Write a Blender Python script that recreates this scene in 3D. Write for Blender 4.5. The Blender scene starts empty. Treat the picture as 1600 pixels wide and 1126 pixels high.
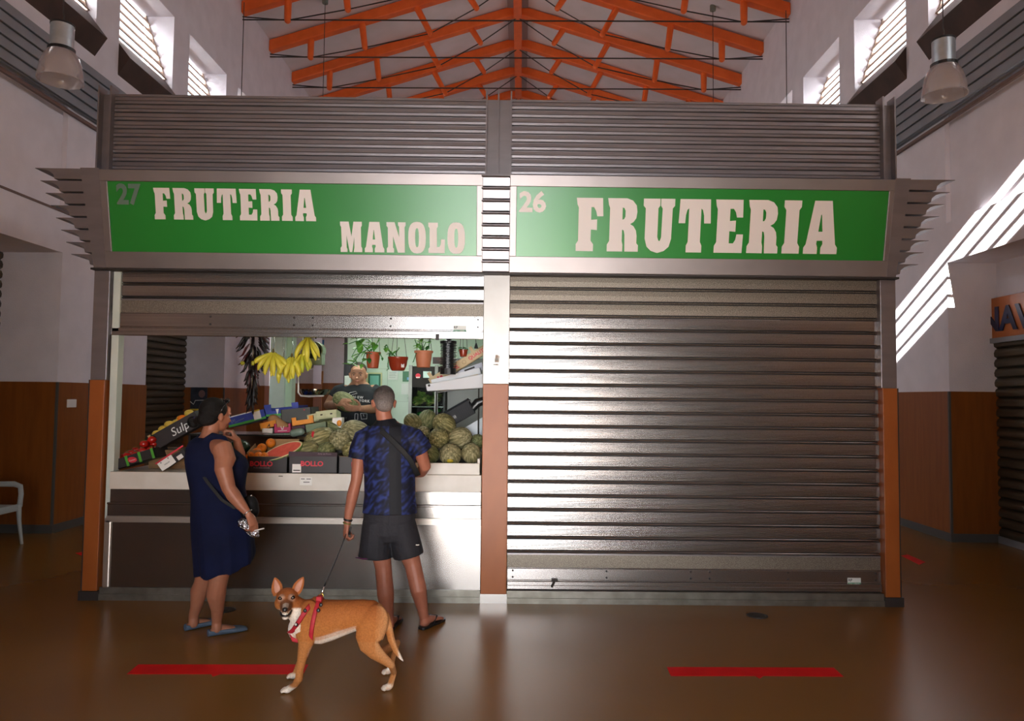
import bpy, bmesh, math, random
from math import sin, cos, pi, radians, atan, sqrt
from mathutils import Vector, Matrix, Quaternion, noise
random.seed(7)
SC = bpy.context.scene
COL = SC.collection
# ------------------------------------------------------------------ camera numbers
FOC = 1150.0
YAW, PITCH, ROLL = radians(-.49), atan(57.85/FOC), .0105
CAMP = Vector((0, -6, 1.68))
CF = Vector((-sin(YAW)*cos(PITCH), cos(YAW)*cos(PITCH), sin(PITCH)))
_r0 = Vector((cos(YAW), sin(YAW), 0)); _u0 = _r0.cross(CF)
CR = cos(ROLL)*_r0 + sin(ROLL)*_u0
CU = cos(ROLL)*_u0 - sin(ROLL)*_r0
def P(px, py, Y):
    "place on the depth plane Y seen at that pixel"
    d = CF + (px-800)/FOC*CR - (py-563)/FOC*CU
    return CAMP + d*((Y-CAMP.y)/d.y)
HA = radians(1.22)
def HW(p):
    "hall coordinates (the hall is turned a little against the kiosk) to world"
    x, y = p[0], p[1]+6
    return Vector((x*cos(HA)+y*sin(HA), -x*sin(HA)+y*cos(HA)-6, p[2]))
HALL = [False]
# ------------------------------------------------------------------ materials
def lin(c):
    if isinstance(c, str):
        c = [int(c[i:i+2], 16)/255 for i in (0, 2, 4)]
    return tuple(((v/12.92) if v <= .04045 else ((v+.055)/1.055)**2.4) for v in c)+(1,)
MATS = {}
def mat(name, c1, c2=None, rough=.5, metal=0, scale=5, detail=3, stretch=(1, 1, 1), bump=0, bscale=None,
        emit=None, estr=0, alpha=None, trans=0, spec=.5, lo=.35, hi=.65, c3=None, aniso=0, coat=0, rvar=0, sheen=0):
    if name in MATS: return MATS[name]
    m = bpy.data.materials.new(name); m.use_nodes = True
    n = m.node_tree.nodes; l = m.node_tree.links
    b = n['Principled BSDF']
    b.inputs['Base Color'].default_value = lin(c1)
    b.inputs['Roughness'].default_value = rough
    b.inputs['Metallic'].default_value = metal
    b.inputs['Specular IOR Level'].default_value = spec
    if trans: b.inputs['Transmission Weight'].default_value = trans
    if coat: b.inputs['Coat Weight'].default_value = coat
    if sheen: b.inputs['Sheen Weight'].default_value = sheen
    if aniso:
        b.inputs['Anisotropic'].default_value = aniso
    if emit:
        b.inputs['Emission Color'].default_value = lin(emit); b.inputs['Emission Strength'].default_value = estr
    if alpha is not None: b.inputs['Alpha'].default_value = alpha
    if c2 or bump or rvar:
        tc = n.new('ShaderNodeTexCoord'); mp = n.new('ShaderNodeMapping'); mp.inputs['Scale'].default_value = stretch
        l.new(tc.outputs['Object'], mp.inputs['Vector'])
        nz = n.new('ShaderNodeTexNoise'); nz.inputs['Scale'].default_value = scale; nz.inputs['Detail'].default_value = detail
        l.new(mp.outputs[0], nz.inputs['Vector'])
        if c2:
            cr = n.new('ShaderNodeValToRGB'); cr.color_ramp.elements[0].position = lo; cr.color_ramp.elements[1].position = hi
            cr.color_ramp.elements[0].color = lin(c1); cr.color_ramp.elements[1].color = lin(c2)
            if c3:
                e = cr.color_ramp.elements.new((lo+hi)/2); e.color = lin(c3)
            l.new(nz.outputs['Fac'], cr.inputs[0]); l.new(cr.outputs[0], b.inputs['Base Color'])
        if rvar:
            mr = n.new('ShaderNodeMapRange'); mr.inputs['To Min'].default_value = rough-rvar; mr.inputs['To Max'].default_value = rough+rvar
            mr.inputs['From Min'].default_value = .3; mr.inputs['From Max'].default_value = .7
            l.new(nz.outputs['Fac'], mr.inputs[0]); l.new(mr.outputs[0], b.inputs['Roughness'])
        if bump:
            nb = nz
            if bscale:
                nb = n.new('ShaderNodeTexNoise'); nb.inputs['Scale'].default_value = bscale; l.new(mp.outputs[0], nb.inputs['Vector'])
            bp = n.new('ShaderNodeBump'); bp.inputs['Strength'].default_value = bump; bp.inputs['Distance'].default_value = .02
            l.new(nb.outputs['Fac'], bp.inputs['Height']); l.new(bp.outputs[0], b.inputs['Normal'])
    MATS[name] = m
    return m
def vcmat(name, rough=.7, nscale=60, namt=.15, bump=.2, sss=0, spec=.3, stretch=(1, 1, 1)):
    "material reading the 'col' colour attribute, with a fine mottling"
    m = bpy.data.materials.new(name); m.use_nodes = True
    n = m.node_tree.nodes; l = m.node_tree.links; b = n['Principled BSDF']
    a = n.new('ShaderNodeVertexColor'); a.layer_name = 'col'
    tc = n.new('ShaderNodeTexCoord'); mp = n.new('ShaderNodeMapping'); mp.inputs['Scale'].default_value = stretch
    l.new(tc.outputs['Object'], mp.inputs[0])
    nz = n.new('ShaderNodeTexNoise'); nz.inputs['Scale'].default_value = nscale; nz.inputs['Detail'].default_value = 4
    l.new(mp.outputs[0], nz.inputs['Vector'])
    mr = n.new('ShaderNodeMapRange'); mr.inputs['From Min'].default_value = .3; mr.inputs['From Max'].default_value = .7
    mr.inputs['To Min'].default_value = 1-namt; mr.inputs['To Max'].default_value = 1+namt
    l.new(nz.outputs['Fac'], mr.inputs[0])
    mx = n.new('ShaderNodeVectorMath'); mx.operation = 'SCALE'
    l.new(a.outputs['Color'], mx.inputs[0]); l.new(mr.outputs[0], mx.inputs['Scale'])
    l.new(mx.outputs[0], b.inputs['Base Color'])
    b.inputs['Roughness'].default_value = rough; b.inputs['Specular IOR Level'].default_value = spec
    if sss:
        b.inputs['Subsurface Weight'].default_value = sss; b.inputs['Subsurface Radius'].default_value = (.01, .004, .002)
        b.inputs['Subsurface Scale'].default_value = 1
    if bump:
        bp = n.new('ShaderNodeBump'); bp.inputs['Strength'].default_value = bump; bp.inputs['Distance'].default_value = .004
        l.new(nz.outputs['Fac'], bp.inputs['Height']); l.new(bp.outputs[0], b.inputs['Normal'])
    MATS[name] = m
    return m
# ------------------------------------------------------------------ objects
def tag(o, label=None, cat=None, group=None, kind=None):
    if label: o['label'] = label
    if cat: o['category'] = cat
    if group: o['group'] = group
    if kind: o['kind'] = kind
    return o
def root(name, loc, label=None, cat=None, group=None, kind=None):
    o = bpy.data.objects.new(name, None); COL.objects.link(o)
    loc = Vector(loc)
    o.location = HW(loc) if HALL[0] else loc
    o.empty_display_size = .05
    return tag(o, label, cat, group, kind)
def wloc(o):
    v = Vector((0, 0, 0))
    while o is not None:
        v += o.location; o = o.parent
    return v
def dup(o, loc=None, label=None, group=None, parent=None):
    c = o.copy(); COL.objects.link(c)
    if parent is not None: c.parent = parent
    if loc is not None: c.location = loc
    if label: c['label'] = label
    if group: c['group'] = group
    for ch in list(o.children): dup(ch, parent=c)
    return c
def frame(d, ref=(0, 0, 1)):
    d = Vector(d).normalized(); ref = Vector(ref)
    if abs(d.dot(ref.normalized())) > .98: ref = Vector((0, 1, 0)) if abs(d.y) < .9 else Vector((1, 0, 0))
    s = (ref - d*ref.dot(d)).normalized()
    return s, d.cross(s)
class MB:
    def __init__(s): s.v = []; s.f = []; s.mi = []; s.cur = 0
    def add(s, vs, fs):
        k = len(s.v); s.v += [Vector(a) for a in vs]; s.f += [tuple(i+k for i in f) for f in fs]; s.mi += [s.cur]*len(fs); return s
    def box(s, x0, x1, y0, y1, z0, z1, M=None):
        vs = [Vector((x, y, z)) for x in (x0, x1) for y in (y0, y1) for z in (z0, z1)]
        if M is not None: vs = [M @ v for v in vs]
        return s.add(vs, [(0, 1, 3, 2), (4, 6, 7, 5), (0, 4, 5, 1), (2, 3, 7, 6), (0, 2, 6, 4), (1, 5, 7, 3)])
    def quad(s, a, b, c, d): return s.add([a, b, c, d], [(0, 1, 2, 3)])
    def hexa(s, p):  # 8 points: bottom ring 4, top ring 4
        return s.add(p, [(3, 2, 1, 0), (4, 5, 6, 7), (0, 1, 5, 4), (1, 2, 6, 5), (2, 3, 7, 6), (3, 0, 4, 7)])
    def prism(s, poly, fn, a, b):
        "poly 2d points, fn(u,v,t)->3d, extruded from t=a to b"
        n = len(poly)
        vs = [fn(u, v, a) for u, v in poly]+[fn(u, v, b) for u, v in poly]
        return s.add(vs, [tuple(range(n))[::-1], tuple(range(n, 2*n))]+[(i, (i+1) % n, n+(i+1) % n, n+i) for i in range(n)])
    def loft(s, rings, cap=True, closed=True):
        n = len(rings[0]); vs = [v for r in rings for v in r]; fs = []
        for k in range(len(rings)-1):
            for i in range(n if closed else n-1):
                j = (i+1) % n
                fs.append((k*n+i, k*n+j, (k+1)*n+j, (k+1)*n+i))
        if cap and closed:
            fs.append(tuple(range(n))[::-1]); fs.append(tuple((len(rings)-1)*n+i for i in range(n)))
        return s.add(vs, fs)
    def tube(s, pts, r, n=12, ref=(0, 0, 1), dome=False, cap=True, closed=False):
        "r: number or list of number / (ra, rb); ra along ref"
        pts = [Vector(p) for p in pts]; m = len(pts)
        rs = list(r) if isinstance(r, (list, tuple)) else [r]*m
        rs = [(q if isinstance(q, (list, tuple)) else (q, q)) for q in rs]
        rings = []; last = None
        for i, p in enumerate(pts):
            if closed: d = pts[(i+1) % m]-pts[i-1]
            else: d = pts[min(i+1, m-1)]-pts[max(i-1, 0)]
            a, b = frame(d, last if last is not None else ref)
            last = a
            d = d.normalized()
            ra, rb = rs[i]
            def ring(c, k): return [c + (a*cos(2*pi*t/n)*ra + b*sin(2*pi*t/n)*rb)*k for t in range(n)]
            if dome and i == 0:
                rm = min(ra, rb)
                for th in (80, 60, 40, 20): rings.append(ring(p-d*rm*sin(radians(th)), cos(radians(th))))
            rings.append(ring(p, 1))
            if dome and i == m-1:
                rm = min(ra, rb)
                for th in (20, 40, 60, 80): rings.append(ring(p+d*rm*sin(radians(th)), cos(radians(th))))
        if closed: rings.append(rings[0]); return s.loft(rings, cap=False)
        return s.loft(rings, cap=cap)
    def lathe(s, prof, c=(0, 0, 0), n=20, M=None, cap=True):
        c = Vector(c); rings = []
        for r, z in prof:
            ring = [Vector((r*cos(2*pi*t/n), r*sin(2*pi*t/n), z)) for t in range(n)]
            if M is not None: ring = [M @ v for v in ring]
            rings.append([v+c for v in ring])
        return s.loft(rings, cap=cap)
    def ball(s, c, r, n=14, m=9, M=None):
        r = r if isinstance(r, (list, tuple, Vector)) else (r, r, r); c = Vector(c); rings = []
        for k in range(m+1):
            th = -pi/2+pi*k/m; th = max(min(th, pi/2-.08), -pi/2+.08)
            ring = [Vector((r[0]*cos(th)*cos(2*pi*t/n), r[1]*cos(th)*sin(2*pi*t/n), r[2]*sin(th))) for t in range(n)]
            if M is not None: ring = [M @ v for v in ring]
            rings.append([v+c for v in ring])
        return s.loft(rings)
    def build(s, name, m, parent=None, smooth=False, bevel=0, label=None, cat=None, group=None, kind=None, auto=None, sub=0, attr=None):
        vs = [HW(v) for v in s.v] if HALL[0] else s.v
        if parent is not None:
            o0 = wloc(parent)
        else:
            o0 = Vector((0, 0, 0))
            if vs:
                o0 = Vector((sum(v.x for v in vs)/len(vs), sum(v.y for v in vs)/len(vs), min(v.z for v in vs)))
        me = bpy.data.meshes.new(name)
        me.from_pydata([tuple(v-o0) for v in vs], [], s.f)
        ms = m if isinstance(m, (list, tuple)) else [m]
        for q in ms: me.materials.append(q)
        if len(ms) > 1: me.polygons.foreach_set('material_index', s.mi)
        me.validate()
        bm = bmesh.new(); bm.from_mesh(me); bmesh.ops.recalc_face_normals(bm, faces=bm.faces); bm.to_mesh(me); bm.free()
        o = bpy.data.objects.new(name, me); COL.objects.link(o)
        if parent is not None: o.parent = parent
        else: o.location = o0
        if smooth:
            me.polygons.foreach_set('use_smooth', [True]*len(me.polygons))
            if auto:
                try: me.set_sharp_from_angle(angle=radians(auto))
                except Exception: pass
        if attr: colour(me, attr, o0)
        if bevel:
            b = o.modifiers.new('b', 'BEVEL'); b.width = bevel; b.segments = 2; b.limit_method = 'ANGLE'
        if sub:
            b = o.modifiers.new('s', 'SUBSURF'); b.levels = sub; b.render_levels = sub
        return tag(o, label, cat, group, kind)
def colour(me, fn, off=Vector((0, 0, 0))):
    a = me.color_attributes.new('col', 'FLOAT_COLOR', 'POINT')
    buf = []
    for v in me.vertices: buf += list(fn(v.co+off, v.normal))
    a.data.foreach_set('color', buf)
def fuse(name, mb, m, parent=None, voxel=.006, smooth=4, fac=.5, attr=None, decim=0, **kw):
    "union of closed shapes as one continuous smoothed surface"
    vs = mb.v; o0 = wloc(parent) if parent is not None else Vector((sum(v.x for v in vs)/len(vs), sum(v.y for v in vs)/len(vs), min(v.z for v in vs)))
    me = bpy.data.meshes.new('t'); me.from_pydata([tuple(v-o0) for v in vs], [], mb.f)
    bm = bmesh.new(); bm.from_mesh(me); bmesh.ops.recalc_face_normals(bm, faces=bm.faces); bm.to_mesh(me); bm.free()
    o = bpy.data.objects.new('t', me); COL.objects.link(o)
    r = o.modifiers.new('r', 'REMESH'); r.mode = 'VOXEL'; r.voxel_size = voxel; r.use_smooth_shade = True
    if smooth:
        q = o.modifiers.new('q', 'SMOOTH'); q.factor = fac; q.iterations = smooth
    if decim:
        q = o.modifiers.new('d', 'DECIMATE'); q.ratio = decim
    dg = bpy.context.evaluated_depsgraph_get(); dg.update()
    me2 = bpy.data.meshes.new_from_object(o.evaluated_get(dg)); me2.name = name
    bpy.data.objects.remove(o)
    me2.materials.clear(); me2.materials.append(m)
    me2.polygons.foreach_set('use_smooth', [True]*len(me2.polygons))
    if attr: colour(me2, attr, o0)
    n = bpy.data.objects.new(name, me2); COL.objects.link(n)
    if parent is not None: n.parent = parent
    else: n.location = o0
    return tag(n, **kw)
def text_mesh(s, size=1, bold=0, extrude=.002, align='LEFT', space=1):
    cu = bpy.data.curves.new('t', 'FONT'); cu.body = s; cu.size = size; cu.offset = bold; cu.extrude = extrude; cu.align_x = align; cu.space_character = space
    cu.resolution_u = 3
    o = bpy.data.objects.new('t', cu); COL.objects.link(o)
    dg = bpy.context.evaluated_depsgraph_get(); dg.update()
    me = bpy.data.meshes.new_from_object(o.evaluated_get(dg)); bpy.data.objects.remove(o)
    v = [Vector(a.co) for a in me.vertices]; f = [tuple(p.vertices) for p in me.polygons]
    bpy.data.meshes.remove(me)
    return v, f
def put_text(s, m, parent, origin, ux, uy, size, bold=0, depth=.0015, align='LEFT', name='lettering', width=None, space=1, shear=0):
    v, f = text_mesh(s, 1, bold, .5, align, space)
    if not v: return
    x0 = min(a.x for a in v); x1 = max(a.x for a in v)
    ux = Vector(ux).normalized(); uy = Vector(uy).normalized(); nz = ux.cross(uy)
    kx = size if width is None else width/(x1-x0)
    if width is not None or align == 'LEFT': off = x0
    else: off = 0
    mb = MB()
    mb.add([Vector(origin)+ux*((a.x-off)*kx+shear*a.y*size)+uy*(a.y*size)+nz*(a.z*depth+depth*.5) for a in v], f)
    return mb.build(name, m, parent)
def curve_mesh(polys, extrude=.5):
    "2d filled outlines with holes -> mesh data"
    cu = bpy.data.curves.new('c', 'CURVE'); cu.dimensions = '2D'; cu.fill_mode = 'BOTH'; cu.extrude = extrude
    for p in polys:
        sp = cu.splines.new('POLY'); sp.points.add(len(p)-1); sp.use_cyclic_u = True
        for q, (x, y) in zip(sp.points, p): q.co = (x, y, 0, 1)
    o = bpy.data.objects.new('t', cu); COL.objects.link(o)
    dg = bpy.context.evaluated_depsgraph_get(); dg.update()
    me = bpy.data.meshes.new_from_object(o.evaluated_get(dg)); bpy.data.objects.remove(o)
    v = [Vector(a.co) for a in me.vertices]; f = [tuple(p.vertices) for p in me.polygons]
    bpy.data.meshes.remove(me)
    return v, f
def plate(mb, c, ux, uy, w, h, t):
    "a thin board centred at c, spanned by ux, uy"
    ux = Vector(ux).normalized(); uy = Vector(uy).normalized(); n = ux.cross(uy).normalized(); c = Vector(c)
    M = Matrix((ux, uy, n)).transposed()
    k = MB(); k.box(-w/2, w/2, -h/2, h/2, 0, t); mb.add([c+M @ v for v in k.v], k.f); return mb
# ------------------------------------------------------------------ the market hall
HALL[0] = True
XL, XR, XC = -5.62, 5.22, -.17
YB, YF = -8.5, 18.5
ZE, ZR = 9.5, 11.2
wallm = mat('plaster_wall', 'e4e0e6', 'dcd8de', rough=.75, scale=3, bump=.15, bscale=90)
ceilm = mat('plaster_ceiling', 'e6e1e6', 'dedadd', rough=.8, scale=2)
woodm = mat('orange_laminate', '7c420f', '884c16', rough=.4, scale=3, stretch=(6, 6, .6), detail=6)
basem = mat('grey_skirting', '4a4a48', rough=.5)
orangem = mat('orange_steel', 'ff7830', 'f46e28', rough=.4, scale=4)
rodm = mat('steel_rod', '4c4a48', rough=.4, metal=.7)
greym = mat('grey_duct_metal', '8b9096', '82878d', rough=.5, metal=.3, scale=2)
brownm = mat('brown_sill', '4a3428', '3c2a20', rough=.45, scale=4)
slatm = mat('louvre_slat', 'a98f7c', rough=.5)
floorm = mat('epoxy_floor', '7a5628', '805b2c', rough=.27, spec=.35, scale=1.3, detail=1, bump=.015, bscale=14, lo=.1, hi=.9)
MB().box(-9, 9, YB-3, YF, -.1, 0).build('floor', floorm, kind='structure')
# ceiling: two slopes
for nm, xa in (('ceiling', XL-.4), ('ceiling', XR+.4)):
    s = (ZR-ZE)/abs(XL-XC); za = ZR-(abs(xa-XC))*s
    b = MB(); b.add([(xa, YB-.3, za), (XC, YB-.3, ZR), (XC, YF, ZR), (xa, YF, za), (xa, YB-.3, za+.2), (XC, YB-.3, ZR+.2), (XC, YF, ZR+.2), (xa, YF, za+.2)],
                    [(0, 1, 2, 3), (7, 6, 5, 4), (0, 4, 5, 1), (1, 5, 6, 2), (2, 6, 7, 3), (3, 7, 4, 0)])
    b.build(nm, ceilm, kind='structure')
MB().box(XC-.25, XC+.25, YB, YF, ZR-.12, ZR-.02).build('trim_ridge', mat('ridge_grey', 'a39c9e', rough=.6), kind='structure')
# side walls
WIN = [(3.9+2.1*k, 5.45+2.1*k) for k in range(-2, 6)]
WZ0, WZ1 = 6.38, 7.72
def side_wall(side):
    sg = -1 if side == 'left' else 1
    X = XL if side == 'left' else XR
    T = .5
    xo = X+sg*T
    def bx(mb, y0, y1, z0, z1, xi=X, xe=None):
        xe = xo if xe is None else xe
        mb.box(min(xi, xe), max(xi, xe), y0, y1, z0, z1)
    w = MB()
    # clerestory
    bx(w, YB, YF, WZ1, ZE+.15)
    bx(w, YB, YF, 5.24, WZ0)
    ys = [YB]+[a for q in WIN for a in q]+[YF]
    for i in range(0, len(ys), 2): bx(w, ys[i], ys[i+1], WZ0, WZ1)
    # band above the bays and shallow niches
    p0 = 2.85 if side == 'left' else 3.04
    piers = [(p0-10, p0-8.0), (p0-5, p0-3), (p0, p0+2.1), (p0+5, p0+6.5), (p0+8.2, p0+12.5)]
    bx(w, YB, YF, 3.88, 5.24, X+sg*.06)
    bx(w, YB, YF, 3.39, 3.88, X, X+sg*.8)
    for a, b in piers:
        bx(w, max(a, YB), b, 3.88, 5.24)
        bx(w, max(a, YB), b, 0, 3.39, X, X+sg*.9)
    # recess back plane and its ceiling
    R = .78 if side == 'left' else .6
    yd = (p0+6.5, p0+8.2)
    def back(y0, y1): w.box(min(X+sg*R, X+sg*1.1), max(X+sg*R, X+sg*1.1), y0, y1, 0, 3.6)
    back(YB, yd[0]); back(yd[1], YF)
    w.build('wall_'+side, wallm, kind='structure')
    # wainscot and skirting on the piers
    k = 0
    for a, b in piers:
        a = max(a, YB)
        m = MB(); e = .02
        m.box(*sorted((X-sg*e, X)), a, b, .1, 1.81)
        m.box(*sorted((X-sg*e, X+sg*(R))), a-e, a, .1, 1.81)
        m.build('trim_wainscot_'+side, woodm, kind='structure')
        m = MB(); m.box(*sorted((X-sg*e*1.6, X)), a-e*.6, b, 0, .1); m.box(*sorted((X-sg*e*1.6, X+sg*(R))), a-e*1.6, a, 0, .1)
        m.box(*sorted((X-sg*e*1.3, X)), a-e*1.3, a, .1, 1.81)
        m.build('baseboard_'+side, basem, kind='structure')
    # ribbed grey duct band
    m = MB(); n = 5; z0, z1 = 5.2, 5.86
    m.box(*sorted((X-sg*.05, X)), YB, YF, z0, z1)
    h = (z1-z0)/n
    for i in range(n): m.box(*sorted((X-sg*.085, X-sg*.05)), YB, YF, z0+h*i+.012, z0+h*(i+1)-.012)
    m.build('trim_duct_'+side, greym, kind='structure', bevel=.006)
    MB().box(*sorted((X-sg*.04, X)), YB, YF, z0-.09, z0-.05).build('trim_rail_'+side, mat('brown_rail', '6a5248', rough=.5), kind='structure')
    if side == 'left':
        MB().box(*sorted((X-sg*.012, X)), YB, 3.3, 3.875, 3.9).build('trim_conduit', mat('brown_rail', '6a5248'), kind='structure')
    return piers, R, yd
PL, RL, YD = side_wall('left'); PRR, RR, _ = side_wall('right')
# windows: tilted louvre, frame and a brown sloping sill
i = 0
for side in ('left', 'right'):
    sg = -1 if side == 'left' else 1; X = XL if side == 'left' else XR
    for (a, b) in WIN:
        i += 1
        f = MB()
        xb, zb, xt, zt = X+sg*.1, WZ0+.3, X+sg*.45, WZ1+.02
        for t0 in (a+.004, b-.034):
            f.hexa([(xb, t0, zb), (xb+sg*.03, t0, zb), (xb+sg*.03, t0+.03, zb), (xb, t0+.03, zb), (xt, t0, zt), (xt+sg*.03, t0, zt), (xt+sg*.03, t0+.03, zt), (xt, t0+.03, zt)])
        w = f.build('window_%d' % i, slatm, kind='structure')
        s = MB(); N = 6
        for k in range(N):
            t = (k+.5)/N; x = xb+(xt-xb)*t; z = zb+(zt-zb)*t
            s.hexa([(x-.05*sg, a+.01, z-.075), (x-.035*sg, a+.01, z-.085), (x-.035*sg, b-.01, z-.085), (x-.05*sg, b-.01, z-.075),
                    (x+.05*sg, a+.01, z+.045), (x+.065*sg, a+.01, z+.035), (x+.065*sg, b-.01, z+.035), (x+.05*sg, b-.01, z+.045)])
        s.build('louvre', slatm, w)
        s = MB()
        s.add([(X-sg*.16, a, WZ0-.06), (X+sg*.0, a, WZ0-.3), (xb+.02*sg, a, zb), (xb+.02*sg, a, WZ0+.01), (X-sg*.16, b, WZ0-.06), (X+sg*.0, b, WZ0-.3), (xb+.02*sg, b, zb), (xb+.02*sg, b, WZ0+.01)],
              [(0, 1, 3, 2), (4, 6, 7, 5), (0, 4, 5, 1), (0, 2, 6, 4), (1, 5, 7, 3), (2, 3, 7, 6)])
        s.build('sill', brownm, w)
# end walls
T = .3
DX0, DX1, DZ = -1.5, 1.0, 3.7
m = MB()
WX0, WX1, WW0, WW1 = 4.1, 4.95, 8.62, 9.5
m.box(XL-1.1, DX0, YB-T, YB, 0, 6); m.box(DX1, XR+1.1, YB-T, YB, 0, 6); m.box(DX0, DX1, YB-T, YB, DZ, 6)
m.box(XL-1.1, WX0, YB-T, YB, 6, 11.4); m.box(WX1, XR+1.1, YB-T, YB, 6, 11.4); m.box(WX0, WX1, YB-T, YB, 6, WW0); m.box(WX0, WX1, YB-T, YB, WW1, 11.4)
m.build('wall_back', wallm, kind='structure')
m = MB()
for k in range(1, 4):
    z = WW0+(WW1-WW0)*k/4; m.box(WX0, WX1, YB-T+.1, YB-T+.14, z-.022, z+.022)
m.build('window_%d' % (i+1), slatm, kind='structure')
MB().box(XL-1.1, XR+1.1, YF, YF+.3, 0, 11.4).build('wall_far', wallm, kind='structure')
m = MB(); m.box(XL-.0, DX0-.02, YB, YB+.04, 0, 4.6); m.box(DX1+.02, XR, YB, YB+.04, 0, 4.6); m.build('trim_wainscot_back', mat('brown_panel', '3c281c', rough=.5), kind='structure')  # unseen dark panelling, added so the kiosk metal reflects dark brown
# unseen porch walls, added to narrow the spread of the entrance light
m = MB(); m.box(DX0-.3, DX0, YB-2.4, YB-T, 0, DZ+.3); m.box(DX1, DX1+.3, YB-2.4, YB-T, 0, DZ+.3); m.box(DX0, DX1, YB-2.4, YB-T, DZ, DZ+.3)
m.build('wall_porch_baffle', wallm, kind='structure')
# roof trusses
def truss(Y):
    r = root('roof_truss', (XC, Y, ZE), 'orange steel roof truss with short struts and thin tie rods', 'roof truss', 'orange roof trusses under the pitched ceiling')
    for sg, xe in ((-1, XL), (1, XR)):
        half = abs(xe-XC); s = (ZR-ZE)/half
        def pt(f, dz=0): return Vector((XC+sg*half*(1-f), Y, ZE+half*f*s+dz))   # f: 0 eave .. 1 ridge
        m = MB()
        d = .1
        a0, a1 = pt(0, -.02), pt(1, -.02)
        m.hexa([a0+Vector((0, -d, -.24)), a0+Vector((0, d, -.24)), a1+Vector((0, d, -.24)), a1+Vector((0, -d, -.24)),
                a0+Vector((0, -d, 0)), a0+Vector((0, d, 0)), a1+Vector((0, d, 0)), a1+Vector((0, -d, 0))])
        m.build('rafter', orangem, r, bevel=.02)
        bots = [pt(0, -.3)]
        for (f0, f1, L) in ((.165, .165, .5), (.37, .385, .62), (.585, .65, .66), (.785, .835, .42)):
            t = pt(f0, -.15); bq = Vector((XC+sg*half*(1-f1), Y, t.z-L)); m = MB()
            m.tube([t, bq], [.075, .065], 10, ref=(0, 1, 0)); m.ball(bq, .066, 10, 6); m.build('strut', orangem, r, smooth=True, auto=50)
            bots.append(bq)
        bots.append(pt(1, -.3))
        m = MB(); m.tube(bots, .014, 6); m.build('tension_rod', rodm, r)
    m = MB(); m.tube([(XL, Y, ZE-.36), (XR, Y, ZE-.36)], .016, 6); m.build('tie_rod', rodm, r)
    return r
t0 = truss(8.24)
for k in range(-1, 7):
    if k == 0: continue
    c = dup(t0, t0.location+Vector((sin(HA), cos(HA), 0))*1.6*k)
m = MB(); m.box(XC-.1, XC+.1, YB, YF, ZR-.34, ZR-.12); m.build('ridge_beam', orangem, label='long orange ridge beam running down the middle of the ceiling', cat='beam', bevel=.015)
# pendant lamps
HALL[0] = False
refl = mat('lamp_prismatic', 'c8c2c6', rough=.1, trans=.2, spec=.8, alpha=.5)
alu = mat('lamp_aluminium', 'aab4bc', 'b8c4cc', rough=.35, metal=.6, scale=8)
blk = mat('black_plastic', '141416', rough=.4)
def pendant(cx, cz_top_px, where, Y):
    top = P(cx, cz_top_px, Y); s = (Y+6)/FOC
    r = root('pendant_lamp', top, 'grey cylinder pendant lamp with a ribbed clear bell shade hanging %s' % where, 'lamp', 'high bay pendant lamps')
    H = 95*s; R = 17*s
    z = top.z
    m = MB(); m.lathe([(R, z-.42*H), (R, z-.02*H)], (top.x, top.y, 0), 20); m.build('ballast_housing', alu, r, smooth=True, auto=40)
    m = MB(); m.lathe([(R*1.04, z-.03*H), (R*1.04, z), (R*.5, z+.02*H)], (top.x, top.y, 0), 20); m.build('top_cap', blk, r, smooth=True, auto=40)
    m = MB(); m.lathe([(R*1.16, z-.47*H), (R*1.16, z-.42*H)], (top.x, top.y, 0), 20); m.build('collar', blk, r)
    m = MB(); n = 48
    prof = [(1.12, -.47), (1.45, -.55), (1.7, -.68), (1.85, -.82), (1.93, -.95), (1.97, -.97), (1.9, -.97), (1.8, -.82), (1.65, -.68), (1.4, -.56), (1.05, -.48)]
    rings = []
    for q, h in prof: rings.append([Vector((top.x+R*q*(1+.012*(t % 2))*cos(2*pi*t/n), top.y+R*q*(1+.012*(t % 2))*sin(2*pi*t/n), z+h*H)) for t in range(n)])
    m.loft(rings, cap=False); m.build('bell_shade', refl, r, smooth=True)
    m = MB(); m.ball((top.x, top.y, z-.62*H), (R*.5, R*.5, .12*H), 12, 8); m.build('bulb', mat('bulb_glass', 'd8d4d0', rough=.3), r, smooth=True)
    m = MB(); m.tube([(top.x, top.y, z+.02*H), (top.x+.01, top.y, z+.12*H), (top.x, top.y, z+.2*H), (top.x, top.y, 9.9)], .006, 6); m.build('suspension_cable', rodm, r)
pendant(98, 38, 'by the left wall', .6)
pendant(1474, 62, 'by the right wall', .6)
# thin hanging wires and ceiling hooks for them
for px, py, Y, w in ((507, 50, 9.0, 'left'), (1114, 60, 9.0, 'right')):
    a = P(px, py, Y); r = root('ceiling_hook', a, 'thin wire hanging from a small round hook on the %s roof slope' % w, 'hook')
    zc = ZR-abs(a.x-XC-.33)*(ZR-ZE)/5.42
    m = MB(); m.tube([(a.x, Y, 5.6), (a.x, Y, zc)], .007, 6); m.build('wire', rodm, r)
    m = MB(); m.tube([(a.x, Y, zc-.1), (a.x, Y, zc+.02)], .06, 10); m.build('rose', mat('hook_green', '7f8a80', rough=.5), r)
for px, Y, w in ((381, 8.0, 'left'), (1228, 8.0, 'right')):
    a = P(px, 20, Y); m = MB(); m.tube([(a.x, Y, 4.5), (a.x, Y, 9.3)], .008, 6)
    m.build('hanging_wire', rodm, label='long thin vertical wire in front of the %s clerestory wall' % w, cat='wire')
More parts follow.
